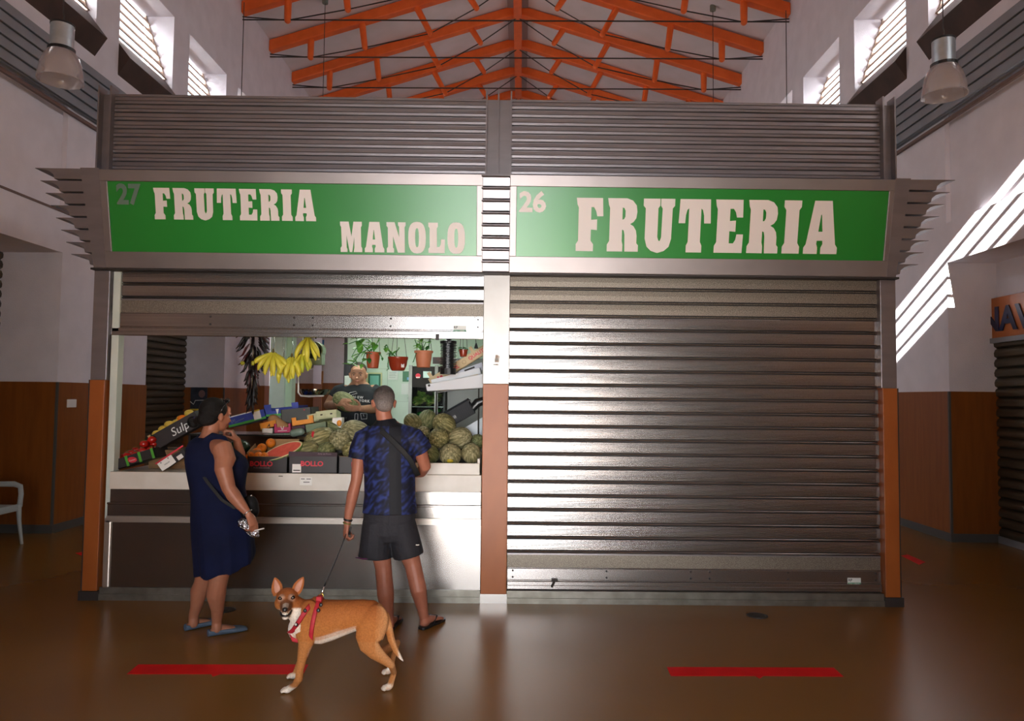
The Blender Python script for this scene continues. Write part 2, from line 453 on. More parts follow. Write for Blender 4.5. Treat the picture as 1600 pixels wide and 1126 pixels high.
# ------------------------------------------------------------------ bays behind the piers: roller shutters and a shop sign
HALL[0] = True
dshut = mat('dark_shutter', '5a5040', '4e4636', rough=.4, metal=.6, scale=3, stretch=(1, 1, 8))
def bay_shutter(side, y0, y1, z1, label):
    sg = -1 if side == 'left' else 1; X = XL-(RL-.02) if side == 'left' else XR+(RR-.02)
    r = root('roller_shutter', (X, (y0+y1)/2, 0), label, 'shutter')
    m = MB(); z = .06; pts = []
    while z < z1-.05:
        pts += [(0, z), (.03, z+.02), (.035, z+.06), (.02, z+.1), (0, z+.112)]; z += .12
    pr = [(X-sg*u, v) for u, v in pts]+[(X, z1), (X, .06)]
    vs = [(a, y0, b) for a, b in pr]+[(a, y1, b) for a, b in pr]; n = len(pr)
    m.add(vs, [(i, i+1, n+i+1, n+i) for i in range(n-1)]); m.build('curtain', dshut, r, smooth=True, auto=40)
    m = MB(); m.box(*sorted((X, X-sg*.05)), y0, y1, .0, .08); m.build('bottom_bar', greym, r)
    return r
bay_shutter('left', 4.95, 7.85, 3.39, 'closed dark roller shutter in the left wall seen through the stall')
bay_shutter('left', -.1, 2.85, 3.39, 'closed roller shutter in the near left wall bay')
bay_shutter('right', .05, 3.04, 2.42, 'dark roller shutter under the orange shop sign')
bay_shutter('right', 5.1, 8.0, 3.39, 'closed roller shutter in the far right wall bay')
X = XR+RR-.02
r = root('shop_sign', (X, 1.5, 2.45), 'orange shop sign with big dark blue letters at the right edge', 'sign')
MB().box(X-.05, X, .05, 3.04, 2.45, 2.95).build('panel', mat('sign_orange', 'a85c22', '985018', rough=.4, scale=3), r)
MB().box(X-.08, X, .05, 3.04, 2.4, 2.46).build('frame', greym, r)
HALL[0] = False
navy = mat('navy_letter', '141a3c', rough=.4)
o = HW((X-.055, 3.2, 2.56)); d = (HW((X-.055, 2, 2.53))-o)
put_text('NAVA', navy, r, o, d, (0, 0, 1), .4, bold=.03, depth=.01, width=1.2)
HALL[0] = True
# socket and chair by the left pier, posters
m = MB(); m.box(XL+.02, XL+.035, 3.02, 3.2, 1.5, 1.6); r = m.build('wall_socket', mat('white_plastic', 'e8e6e2', rough=.4), label='small white double socket on the orange pier at left', cat='socket', bevel=.004)
HALL[0] = False
# white plastic garden chair cut by the left edge of the frame
def chair():
    cx, cy = -5.62, 2.05
    cm = mat('chair_plastic', 'a9b0b0', rough=.4)
    r = root('plastic_chair', (cx, cy, 0), 'grey-white plastic garden armchair at the left edge in front of the pier', 'chair')
    m = MB(); m.box(cx-.24, cx+.22, cy-.24, cy+.22, .41, .44); m.box(cx-.25, cx+.24, cy-.26, cy-.235, .37, .445); m.box(cx+.22, cx+.245, cy-.25, cy+.22, .37, .445)
    m.build('seat', cm, r, bevel=.01)
    for (x, y) in ((.24, -.24), (.24, .24), (-.24, -.24), (-.24, .24)):
        m = MB(); m.tube([(cx+x*1.12, cy+y*1.1, 0), (cx+x*1.02, cy+y, .25), (cx+x*.98, cy+y*.98, .42)], [.016, .022, .028], 8, dome=True); m.build('leg', cm, r, smooth=True)
    for y in (-.25, .25):
        m = MB()
        m.tube([(cx+.235, cy+y, .42), (cx+.24, cy+y*1.04, .55), (cx+.225, cy+y*1.06, .635), (cx+.15, cy+y*1.08, .66), (cx-.1, cy+y*1.06, .655), (cx-.27, cy+y*.95, .62)],
               [(.02, .03), (.02, .028), (.02, .03), (.016, .032), (.016, .03), (.02, .02)], 10, ref=(0, 1, 0), dome=True)
        m.build('armrest', cm, r, smooth=True)
    m = MB(); n = 9; rings = []
    for z, dx in ((.44, 0), (.6, -.03), (.75, -.07), (.86, -.11)):
        ring = [Vector((cx-.24+dx-.05*cos((t/8-.5)*pi)-.0, cy+(t/8-.5)*.46, z)) for t in range(n)]
        ring += [v+Vector((-.02, 0, 0)) for v in ring[::-1]]
        rings.append(ring)
    m.loft(rings); m.build('backrest', cm, r, smooth=True, auto=40)
chair()
# columns and walls seen through the stall
def column(x0, x1, y0, y1, h=3.39, wz=1.86, wn='trim_wainscot_column'):
    MB().box(x0, x1, y0, y1, 0, h).build('pillar', wallm, kind='structure')
    if wz: MB().box(x0-.01, x1+.01, y0-.015, y1+.01, .08, wz).build(wn, woodm, kind='structure')
a, b = P(453, 600, 5.2), P(489, 600, 5.2); column(a.x, b.x, 5.2, 5.7, 4.5)
a, b = P(505, 600, 4.6), P(547, 600, 4.6); column(a.x, b.x, 4.6, 5.1, 4.5)
a, b = P(388, 600, 8.4), P(413, 600, 8.4); column(a.x, b.x, 8.4, 8.7, 3.6)
a, b = P(486, 600, 8.2), P(512, 600, 8.2)
r = root('neighbour_stall', ((a.x+b.x)/2, 8.2, 0), 'pale orange stall wall with a white band and blue sign glimpsed between two columns', 'stall')
MB().box(a.x-.3, b.x+.6, 8.2, 8.5, 0, 2.15).build('wall_panel', mat('pale_orange', 'e8a868', 'd99a58', rough=.6), r)
MB().box(a.x-.3, b.x+.6, 8.15, 8.5, 2.15, 2.4).build('white_band', mat('white_band', 'd8d4d0', rough=.6), r)
MB().box(a.x-.3, b.x+.6, 8.15, 8.5, 2.4, 2.75).build('blue_sign', mat('blue_sign', '3f8fd0', rough=.4), r)
MB().box(a.x-.3, b.x+.6, 8.1, 8.5, 2.75, 3.3).build('top_panel', mat('white_band', 'd8d4d0'), r)
# red floor tapes and drain covers
redm = mat('red_tape', 'd80c10', 'cc080c', rough=.6, spec=.2, scale=6)
def tape(pts, label):
    m = MB(); n = len(pts)
    m.add([(x, y, .0005) for x, y in pts]+[(x, y, .0018) for x, y in pts], [tuple(range(n))[::-1], tuple(range(n, 2*n))]+[(i, (i+1) % n, n+(i+1) % n, n+i) for i in range(n)])
    m.build('floor_tape', redm, label=label, cat='tape', group='red distancing tapes on the floor')
def G(px, py):
    d = CF+(px-800)/FOC*CR-(py-563)/FOC*CU; q = CAMP+d*(-CAMP.z/d.z); return (q.x, q.y)
tape([G(198, 1053), G(330, 1053), G(332, 1057), G(345, 1053), G(474, 1053), G(482, 1038), G(216, 1038)], 'long red floor tape under the dog')
tape([G(1048, 1056), G(1180, 1056), G(1187, 1060), G(1193, 1056), G(1318, 1057), G(1303, 1043), G(1042, 1042)], 'long red floor tape at right in front of the closed shutter')
tape([G(118, 864), G(150, 858), G(152, 868), G(128, 868)], 'scrap of red floor tape left of the kiosk')
tape([G(1408, 868), G(1418, 866), G(1446, 878), G(1436, 882)], 'short red floor tape right of the kiosk')
drm = mat('drain_iron', '4a4644', '3a3634', rough=.5, metal=.5, scale=30)
for px, py, w in ((1183, 962, 'right in front of the closed shutter'), (352, 953, 'behind the woman in the blue dress')):
    x, y = G(px, py); m = MB(); m.lathe([(.08, .001), (.08, .005), (.065, .006), (.063, .004), (.02, .004), (.018, .006)], (x, y, 0), 28)
    m.build('drain_cover', drm, label='small round metal drain cover '+w, cat='drain cover', smooth=True, auto=30)
# ------------------------------------------------------------------ the kiosk
KY = .12
kmet = mat('kiosk_metal', '827c7e', '797375', rough=.36, metal=.6, scale=2, detail=5, stretch=(1, 1, 6), bump=.02, bscale=120)
kmetd = mat('kiosk_dark_edge', '2c2624', rough=.6, metal=.2)
alus = mat('shutter_aluminium', 'a29d9a', '8d8784', rough=.24, metal=.92, scale=2, detail=6, stretch=(.35, 1, 22), rvar=.03, lo=.2, hi=.8)
perf = mat('perforated_dirty', '5e564c', '857c70', rough=.5, metal=.5, scale=170, detail=2, lo=.42, hi=.6)
steel = mat('counter_steel', '8e8985', '827d79', rough=.22, metal=.95, scale=1.2, detail=1, stretch=(.5, 1, 1), rvar=.03, lo=.1, hi=.9)
whitem = mat('white_worktop', 'd8d2c8', 'cdc6ba', rough=.4, scale=5)
offw = mat('painted_post_white', 'cfd8cf', 'c5cfc6', rough=.5, scale=4)
X0, X1, XM0, XM1 = -3.43, 3.265, -.19, .03
ZT, ZF, ZB = 4.2, 3.48, 2.71
D = 2.5       # depth of the kiosk
kio = root('market_kiosk', (0, KY, 0), 'wide brown-grey metal market kiosk with two fruit stalls, ribbed top and flared sign band', 'kiosk')
# ribbed upper panels
def ribbed(x0, x1, z0, z1, n, yf, name, par):
    pr = []; h = (z1-z0)/n
    for i in range(n):
        z = z0+i*h
        pr += [(0, z), (0, z+.008), (.022, z+.012), (.024, z+h*.42), (.014, z+h*.45), (.014, z+h*.52), (.024, z+h*.55), (.022, z+h-.004)]
    pr.append((0, z1))
    vs = [(x0, yf-a, b) for a, b in pr]+[(x1, yf-a, b) for a, b in pr]; k = len(pr)
    m = MB(); m.add(vs, [(i, i+1, k+i+1, k+i) for i in range(k-1)])
    m.box(x0, x1, yf+.001, yf+.03, z0, z1)
    return m.build(name, kmet, par)
ribbed(X0+.1, XM0-.0, ZF, ZT-.02, 10, KY+.02, 'ribbed_panel', kio)
ribbed(XM1, X1-.1, ZF, ZT-.02, 10, KY+.02, 'ribbed_panel', kio)
m = MB(); m.box(X0+.1, XM0, KY-.005, KY+.05, ZT-.02, ZT+.0); m.box(XM1, X1-.1, KY-.005, KY+.05, ZT-.02, ZT); m.build('top_rail', kmet, kio)
for x0, x1, xs in ((X0, X0+.12, (X0, X0+.1)), (XM0, XM1, (XM0, (XM0+XM1)/2-.01, XM1-.012)), (X1-.12, X1, (X1-.012, X1-.11))):
    m = MB(); m.box(x0, x1, KY+.01, KY+.06, ZF, ZT)
    for x in xs: m.box(x, x+.012, KY-.06, KY+.06, ZF, ZT+.05)
    m.build('upper_mullion', kmet, kio)
# side walls of the upper part and roof
m = MB(); m.box(X0, X0+.03, KY+.06, KY+D, 2.72, ZT); m.build('side_panel', kmet, kio)
m = MB(); m.box(X1-.03, X1, KY+.06, KY+D, 0, ZT); m.build('side_panel', kmet, kio)
m = MB(); m.box(X0, X1, KY+.06, KY+D, 2.74, 2.8); m.build('ceiling_board', mat('stall_ceiling', 'a8a89c', rough=.7), kio)
m = MB(); m.box(X0+1.0, X1, KY+D-.02, KY+D+.02, 0, ZT-.1)
# columns with wood laminate below
orl = mat('kiosk_orange_laminate', '985424', '8e4c1e', rough=.42, spec=.35, scale=6, stretch=(1, 1, .5), detail=6)
sil = mat('column_brushed', '9a9590', '8e8984', rough=.42, metal=.6, scale=3, detail=5)
for x0, x1 in ((X0, X0+.13), (XM0, XM1), (X1-.13, X1)):
    m = MB(); m.box(x0, x1, KY-.01, KY+.16, 1.79, ZB+.02); m.build('column', sil if x0 == XM0 else kmet, kio, bevel=.004)
    m = MB(); m.box(x0+.004, x1-.004, KY-.022, KY+.16, .075, 1.79); m.build('wood_cladding', orl, kio, bevel=.004)
    m = MB(); m.box(x0-.0, x1+.0, KY-.012, KY+.16, 0, .075); m.build('column_base', steel if x0 == XM0 else kmetd, kio)
for q in (X0-.01, X1-.004): MB().box(q, q+.014, KY-.012, KY+.17, .075, 1.79).build("edge_trim", kmetd, kio)
# flared sign band between and beside the signs: stacked fins
YT, YBt = -.13, .03   # front plane of the band at its top and bottom
def yf(z): return YBt+(YT-YBt)*(z-ZB)/(ZF-ZB)
def fin_stack(pfun, name):
    "pfun(z, out) -> list of ring points for a horizontal mitred fin"
    pass
NF = 8; FH = (ZF-ZB)/NF
m = MB()
for i in range(NF):
    z0 = ZB+i*FH; z1 = z0+FH
    y0, y1 = yf(z0), yf(z1)
    pr = [(y0+.035, z0+.004), (y0+.01, z0+.012), (y1+.012, z1-.022), (y1-.012, z1-.014), (y1-.012, z1-.006), (y1+.03, z1-.002), (y1+.06, z1-.01), (y0+.06, z0+.004)]
    m.prism(pr, lambda u, v, t: (t, u, v), XM0-.02, XM1-.012)
m.build('fin_stack', kmet, kio)
for sg, xa in ((-1, X0), (1, X1)):
    m = MB()
    for i in range(NF):
        z0 = ZB+.02+i*FH; z1 = z0+FH
        # side fins lean outwards and stick out as sharp lips, running back along the kiosk side
        o0 = .05+.27*(i/NF); o1 = .05+.27*((i+1)/NF)
        pr = [(0, z0+.014), (o0-.03, z0+.014), (o0-.025, z0+.045), (o1-.03, z1-.026), (o1+.01, z1-.012), (o1+.085, z1-.004), (o1+.085, z1), (0, z1-.002)]
        m.prism(pr, lambda u, v, t: (xa+sg*u*(1 if t > 0 else 1)-sg*.1*(0), (yf(v)+.055-(.0)) if t < .5 else KY+D, v), 0, 1)
    m.build('side_fin_stack', kmet, kio)
# ---- signs
frm = mat('sign_frame', '857d7b', '7b7371', rough=.4, metal=.55, scale=2)
grn = mat('sign_green', '257f30', '21772b', rough=.3, scale=1, spec=.4)
ltr = mat('letter_white', 'd6d0cc', rough=.5)
GL = {}
GL['F'] = (.62, [[(0, 0), (0, .13), (.05, .2), (.05, .82), (.02, .88), (0, 1), (.6, 1), (.62, .66), (.48, .66), (.45, .76), (.4, .83), (.34, .83), (.34, .59), (.48, .6), (.48, .4), (.34, .41), (.34, .2), (.4, .13), (.4, 0)]])
GL['R'] = (.72, [[(0, 0), (0, .13), (.05, .2), (.05, .82), (.02, .88), (0, 1), (.44, 1), (.57, .96), (.66, .87), (.68, .75), (.66, .63), (.6, .56), (.52, .52), (.6, .48), (.66, .4), (.68, .3), (.68, .16), (.72, .12), (.72, 0), (.41, 0), (.4, .32), (.38, .4), (.34, .42), (.34, .2), (.36, .13), (.36, 0)],
                [(.34, .6), (.34, .83), (.38, .82), (.41, .77), (.41, .66), (.38, .61)]])
GL['U'] = (.72, [[(0, 1), (0, .87), (.05, .82), (.05, .25), (.1, .1), (.2, .02), (.35, -.02), (.5, .02), (.61, .1), (.66, .25), (.67, .82), (.72, .87), (.72, 1), (.4, 1), (.4, .87), (.44, .82), (.43, .28), (.4, .21), (.37, .21), (.34, .28), (.34, .82), (.38, .87), (.38, 1)]])
GL['T'] = (.74, [[(.19, 0), (.19, .13), (.23, .2), (.23, .83), (.19, .8), (.16, .7), (.15, .55), (0, .55), (.02, 1), (.72, 1), (.74, .55), (.59, .55), (.58, .7), (.55, .8), (.51, .83), (.51, .2), (.55, .13), (.55, 0)]])
GL['E'] = (.66, [[(0, 0), (0, .13), (.05, .2), (.05, .82), (.02, .88), (0, 1), (.63, 1), (.64, .67), (.5, .67), (.47, .77), (.42, .83), (.34, .83), (.34, .6), (.48, .61), (.48, .4), (.34, .41), (.34, .18), (.44, .18), (.49, .25), (.51, .35), (.66, .35), (.65, 0)]])
GL['I'] = (.4, [[(0, 0), (0, .13), (.05, .2), (.05, .82), (0, .88), (0, 1), (.4, 1), (.4, .88), (.35, .82), (.35, .2), (.4, .13), (.4, 0)]])
GL['A'] = (.78, [[(0, 0), (0, .12), (.05, .18), (.2, 1), (.6, 1), (.73, .18), (.78, .12), (.78, 0), (.4, 0), (.4, .12), (.44, .19), (.43, .25), (.3, .25), (.29, .19), (.32, .12), (.32, 0)], [(.32, .42), (.42, .42), (.38, .74), (.36, .74)]])
GL['M'] = (.86, [[(0, 0), (0, .13), (.05, .19), (.04, .82), (0, .88), (0, 1), (.34, 1), (.44, .5), (.53, 1), (.86, 1), (.86, .88), (.82, .82), (.82, .19), (.86, .13), (.86, 0), (.52, 0), (.55, .15), (.55, .52), (.46, 0), (.36, 0), (.24, .56), (.24, .15), (.27, .1), (.27, 0)]])
GL['N'] = (.76, [[(0, 0), (0, .13), (.05, .19), (.05, .82), (0, .88), (0, 1), (.32, 1), (.5, .5), (.5, .85), (.46, .9), (.46, 1), (.76, 1), (.76, .9), (.72, .84), (.72, 0), (.44, 0), (.25, .55), (.25, .16), (.29, .12), (.29, 0)]])
def circ(x, y, rx, ry, n=20, pw=.75):
    return [(x+rx*math.copysign(abs(cos(2*pi*t/n))**pw, cos(2*pi*t/n)), y+ry*math.copysign(abs(sin(2*pi*t/n))**pw, sin(2*pi*t/n))) for t in range(n)]
GL['O'] = (.7, [circ(.35, .5, .35, .52, 24), circ(.35, .5, .075, .32, 16)])
GL['L'] = (.66, [[(0, 0), (0, .13), (.05, .2), (.05, .82), (0, .88), (0, 1), (.38, 1), (.38, .88), (.34, .82), (.34, .2), (.44, .2), (.49, .28), (.51, .45), (.66, .45), (.65, 0)]])
GM = {}
def word(s, par, place, x0, x1, z0, z1, m_):
    "slab letters between x0..x1 (fractions of the panel plane coords), each letter its own part"
    gap = .1; tw = sum(GL[c][0] for c in s)+gap*(len(s)-1); k = (x1-x0)/tw; x = x0
    for c in s:
        if c not in GM: GM[c] = curve_mesh(GL[c][1])
        v, f = GM[c]; mb = MB()
        mb.add([place(x+a.x*k, z0+a.y*(z1-z0), (a.z+.5)*.004+.0005) for a in v], f)
        mb.build('letter', m_, par)
        x += (GL[c][0]+gap)*k
def sign(x0, x1, ix0, ix1, label, words, num, numx, numc):
    r = root('shop_sign', ((x0+x1)/2, 0, ZB), label, 'sign')
    sl = (YT-YBt)/(ZF-ZB)
    def pl(x, z, o): return Vector((x, yf(z)+.012-o, z))
    def bar(a, b, c, d, name):
        m = MB(); m.hexa([(a, yf(c), c), (b, yf(c), c), (b, yf(c)+.09, c), (a, yf(c)+.09, c), (a, yf(d), d), (b, yf(d), d), (b, yf(d)+.09, d), (a, yf(d)+.09, d)])
        m.build(name, frm, r, bevel=.003)
    bar(x0, x1, 3.392, ZF, 'top_frame'); bar(x0, x1, ZB, 2.84, 'bottom_frame')
    bar(x0, ix0, 2.84, 3.392, 'side_frame'); bar(ix1, x1, 2.84, 3.392, 'side_frame')
    m = MB(); m.hexa([pl(ix0, 2.84, 0), pl(ix1, 2.84, 0), pl(ix1, 2.84, -.03), pl(ix0, 2.84, -.03), pl(ix0, 3.392, 0), pl(ix1, 3.392, 0), pl(ix1, 3.392, -.03), pl(ix0, 3.392, -.03)])
    m.build('green_panel', grn, r)
    for s, a, b, c, d in words: word(s, r, pl, a, b, c, d, ltr)
    uy = Vector((0, sl, 1)).normalized()
    put_text(num, numc, r, pl(numx[0], numx[1], .0005), (1, 0, 0), uy, numx[2], bold=.035, depth=.003, name='stall_number', width=numx[3])
    return r
ghost = mat('number_grey', '5d7468', rough=.4)
sign(-3.3, -.2, -3.235, -.25, 'green sign reading 27 FRUTERIA MANOLO above the open stall',
     [('FRUTERIA', -2.87, -1.56, 3.1, 3.345), ('MANOLO', -1.365, -.345, 2.86, 3.1)], '27', (-3.17, 3.22, .22, .2), ghost)
sign(.02, 3.16, .075, 3.11, 'green sign reading 26 FRUTERIA above the closed stall',
     [('FRUTERIA', .565, 2.72, 2.89, 3.31)], '26', (.095, 3.2, .22, .22), ltr)
m = MB(); m.box(X0+.02, X1-.02, YT+.02, KY+.05, ZF-.012, ZF+.006); m.build('canopy_top', kmet, kio)
m = MB(); m.box(X0, X1, YBt+.02, KY+.1, ZB-.012, ZB+.004); m.build('canopy_soffit', kmetd, kio)
for sg, xa in ((-1, X0), (1, X1)):   # corner posts of the sign band, leaning out
    m = MB(); a, b = (X0-.01, -3.29) if sg < 0 else (3.15, X1+.01)
    m.hexa([(a+(.05 if sg < 0 else 0), yf(ZB)-.004, ZB), (b-(.05 if sg > 0 else 0), yf(ZB)-.004, ZB), (b-(.05 if sg > 0 else 0), .09, ZB), (a+(.05 if sg < 0 else 0), .09, ZB),
            (a, yf(ZF)-.004, ZF+.01), (b, yf(ZF)-.004, ZF+.01), (b, .0, ZF+.01), (a, .0, ZF+.01)]); m.build('corner_post', kmet, kio)
# ---- shutters
PITCHS = .1155
def shutter(x0, x1, ztop, zbot, label, nperf_top, has_perf):
    r = root('roller_shutter', ((x0+x1)/2, KY, zbot), label, 'shutter')
    Yb = KY+.06
    zb = zbot+.075   # bottom bars
    slats = []; z = ztop
    while z-PITCHS > zb+.09+(.1 if has_perf else 0): slats.append((z-PITCHS, z)); z -= PITCHS
    zl = z
    def curtain(lst, mt, name, ribs=True):
        pr = []; dark = []
        for a, b in lst[::-1]:
            g0 = len(pr); pr += [(-.01, a), (-.01, a+.006), (.008, a+.007), (.011, a+.0115), (.008, a+.016), (-.01, a+.017), (-.01, a+.024)]
            dark += [g0, g0+1, g0+4, g0+5, g0+6] + ([g0-1] if g0 else [])
            h0, h1 = a+.026, b-.004; n = 14 if ribs else 2
            for k in range(n+1):
                t = k/n; zz = h0+(h1-h0)*t
                pr.append((.012+.0022*sin(pi*t)+(.0007 if (k % 2 and ribs) else 0), zz))
        k = len(pr); m = MB()
        m.add([(x0, Yb-u*1.0, v) for u, v in pr]+[(x1, Yb-u*1.0, v) for u, v in pr], [(i, i+1, k+i+1, k+i) for i in range(k-1)])
        m.mi = [1 if i in dark else 0 for i in range(k-1)]
        m.build(name, [mt, kmetd], r)
    if nperf_top: curtain(slats[:nperf_top], perf, 'perforated_slats', False)
    curtain(slats[nperf_top:], alus, 'slats')
    if has_perf:
        m = MB(); m.box(x0, x1, Yb-.008, Yb+.0, zl-.115, zl-.012); m.build('perforated_panel', perf, r)
        m = MB(); m.box(x0, x1, Yb-.016, Yb, zl-.012, zl); m.build('joint_rail', kmet, r)
        zl -= .115
    m = MB(); m.box(x0, x1, Yb-.02, Yb+.0, zb-.0, zl-.008); m.box(x0, x1, Yb-.014, Yb, zl-.008, zl); m.build('bottom_slat', alus, r, bevel=.003)
    for fx in (.015, .265, .49, .54, .75, .985):
        for dz in (.22, .75):
            m = MB(); x = x0+(x1-x0)*fx; z_ = zb+(zl-zb)*dz; m.lathe([(.008, 0), (.008, .004), (.004, .006)], (0, 0, 0), 10)
            m.v = [Vector((x+v.x, Yb-.02-v.z, z_+v.y)) for v in m.v]; m.build('rivet', kmetd, r)
    m = MB(); m.box(x0, x1, Yb-.03, Yb, zbot+.03, zb-.012); m.box(x0, x1, Yb-.018, Yb, zb-.012, zb); m.box(x0, x1, Yb-.036, Yb+.01, zbot, zbot+.034)
    m.build('bottom_bar', alus, r, bevel=.004)
    return r, zb, zl, Yb
sr, zb, zl, Yb = shutter(XM1, X1-.13, ZB-.005, .105, 'closed silver roller shutter of stall 26 filling the right half of the kiosk', 3, True)
stk = mat('sticker_white', 'd8dcd8', rough=.5); stg = mat('sticker_green', '2f7a5c', rough=.5)
def sticker(x, z, r, Y):
    m = MB(); m.box(x-.055, x+.055, Y-.003, Y, z-.03, z+.03); s = m.build('sticker', stk, r)
    m = MB(); m.box(x-.053, x+.053, Y-.0045, Y-.003, z-.028, z-.008); m.build('green_band', stg, s)
    put_text('RP', mat('black_plastic', '141416'), s, (x-.05, Y-.0045, z+.002), (1, 0, 0), (0, 0, 1), .03, bold=.02, depth=.001)
    put_text('TALLERES', stk, s, (x-.048, Y-.006, z-.025), (1, 0, 0), (0, 0, 1), .018, bold=.01, depth=.0008, width=.09)
a = P(1338, 910, KY); sticker(a.x, a.z, sr, Yb-.022)
a = P(866, 912, KY); m = MB(); m.tube([(a.x, Yb-.03, a.z+.03), (a.x, Yb-.05, a.z+.01), (a.x-.02, Yb-.05, a.z-.03)], .009, 8); m.box(a.x-.02, a.x+.03, Yb-.045, Yb-.03, a.z+.02, a.z+.035); m.build('lock_pin', kmetd, sr)
sl_, zb2, zl2, Yb2 = shutter(X0+.13, XM0, ZB-.005, 2.165, 'half raised silver roller shutter hanging over the open fruit stall 27', 0, True)
a = P(718, 513, KY); sticker(a.x, a.z, sl_, Yb2-.022)
m = MB(); a = P(775, 562, KY)
for dx, dz, w_, h_ in ((-.01, -.02, .035, .03), (-.005, .01, .022, .03), (.02, .015, .01, .02), (-.02, -.045, .04, .01)): m.box(a.x+dx, a.x+dx+w_, KY-.0112, KY-.01, a.z+dz, a.z+dz+h_)
m.build('faded_sticker', mat('faded_sticker', '8fa3a0', 'a08878', rough=.7, scale=40), kio)
a = P(683, 527, KY); m = MB(); m.box(a.x-.014, a.x+.014, Yb2-.05, Yb2-.03, a.z-.02, a.z+.03); m.build('lock_pin', kmetd, sl_)
# plinth and thresholds
m = MB(); m.box(X0+.14, XM0, KY-.02, KY+.14, 0, .05); m.box(X0+.14, XM0, KY-.008, KY+.14, .05, .095); m.box(X0+.14, XM0, KY-.016, KY+.14, .095, .103); m.build('plinth', mat('plinth_metal', '7c7870', '68645a', rough=.4, metal=.7, scale=9, detail=6), kio)
m = MB(); m.box(XM1, X1-.135, KY-.022, KY+.14, 0, .045); m.box(XM1, X1-.135, KY-.01, KY+.14, .045, .1); m.build("plinth", MATS["plinth_metal"], kio)
for q, w_ in ((X1-.135, .155), (X0-.02, .16)): MB().box(q, q+w_, KY-.03, KY+.16, 0, .074).build("corner_plinth", kmetd, kio)
# drop the interior partition behind the middle column and the back board of the closed stall
m = MB(); m.box(XM0+.02, XM1-.02, KY+.16, KY+D, 0, 2.74); m.build('partition', offw, kio)
# ---- counter of the open stall
CX0, CX1 = X0+.2, XM0
cn = root('stall_counter', ((CX0+CX1)/2, KY+.2, 0), 'long steel stall counter with a white front edge below the displayed fruit', 'counter')
m = MB(); m.box(CX0, CX1, KY-.03, KY+.0, .9, 1.04); m.box(CX0, CX1, KY, KY+.75, 1.0, 1.035); m.build('worktop', whitem, cn, bevel=.004)
m = MB(); m.box(CX0, CX1, KY-.012, KY+.02, .79, .9); m.build('steel_band', steel, cn, bevel=.004)
m = MB(); m.box(CX0, CX1, KY+.03, KY+.05, .74, .79); m.build('shadow_gap', kmetd, cn)
m = MB(); m.box(CX0-.02, CX1, KY-.02, KY+.03, .775, .79); m.box(CX0-.02, CX1, KY-.01, KY+.03, .68, .775); m.build('steel_band', steel, cn, bevel=.003)
m = MB(); m.box(CX0-.02, CX1, KY-.03, KY+.03, .645, .665); m.box(CX0-.02, CX1, KY-.02, KY+.03, .665, .68); m.box(CX0-.02, CX1, KY-.02, KY+.03, .63, .645); m.build('rail', mat('rail_metal', 'b8aea4', rough=.35, metal=.8), cn)
m = MB(); m.box(CX0+.02, CX1, KY-.005, KY+.03, .1, .63); m.build('front_panel', steel, cn)
m = MB(); m.box(CX0-.035, CX0+.02, KY-.02, KY+.03, .1, .665); m.build('end_trim', MATS['rail_metal'], cn, bevel=.01)
for px, w in ((478, 0),):
    a = P(px, 752, KY-.03); m = MB(); m.box(a.x-.05, a.x+.05, KY-.032, KY-.03, a.z-.03, a.z+.035); s = m.build('label_sticker', mat('paper_white', 'e4e2dc', rough=.6), cn)
    for dx, dz, w_ in ((-.04, .018, .03), (.005, .018, .035), (-.02, -.008, .05)): 
        m = MB(); m.box(a.x+dx, a.x+dx+w_, KY-.0335, KY-.032, a.z+dz, a.z+dz+.006); m.build('print_line', kmetd, s)
m = MB(); a = P(437, 743, KY); m.box(a.x, a.x+.035, KY-.031, KY-.03, a.z-.004, a.z+.004); m.build('scuff', mat('scuff', '5a5440'), cn)
# front tray at the right end
a, b = P(656, 722, KY-.02), P(752, 742, KY-.02)
tr = root('display_tray', ((a.x+b.x)/2, KY+.3, 1.04), 'white front tray at the right end of the counter holding the melons', 'tray')
m = MB(); m.box(-.95, XM0-.015, KY-.02, KY-.0, 1.041, 1.135); m.build('front_board', whitem, tr, bevel=.003)
m = MB(); m.box(-.95, XM0-.015, KY+.0, KY+.72, 1.041, 1.055); m.build('bottom_board', whitem, tr)
m = MB(); m.box(XM0-.035, XM0-.015, KY, KY+.72, 1.055, 1.17); m.build('end_board', whitem, tr)
# white posts at the stall's left front and left rear corners
m = MB(); m.box(X0+.14, X0+.2, KY+.03, KY+.12, .103, 2.7); m.build('corner_post', offw, kio, bevel=.003)
a, b = P(421, 600, 2.3), P(444, 600, 2.3)
m = MB(); m.box(a.x, b.x, 2.3, 2.5, 0, 2.74); m.build('rear_post', offw, kio)
m = MB(); m.box(b.x, b.x+.07, 2.36, 2.5, 0, 2.74); m.build('rear_post_strip', mat('pale_green', 'b8cdb4', rough=.5), kio)
# rear wall of the stall
a = P(542, 600, 2.42)
tile = mat('pale_green_board', 'c2d4c0', 'bad0ba', rough=.35, scale=1.5)
m = MB(); m.box(a.x, XM0+.02, 2.42, 2.5, 0, 2.74); m.build('rear_wall', tile, kio)
m = MB(); m.box(a.x-.03, a.x, 2.38, 2.5, 0, 2.74); m.build('door_post', kmetd, kio)
m = MB()
for z in (1.25, 1.62, 1.99, 2.36): m.box(a.x, XM0, 2.4185, 2.42, z, z+.004)
for x in (-1.35, -.95, -.55): m.box(x, x+.004, 2.4185, 2.42, 0, 2.7)
m.build('tile_joints', mat('tile_joint', 'a0b29e', rough=.6), kio)
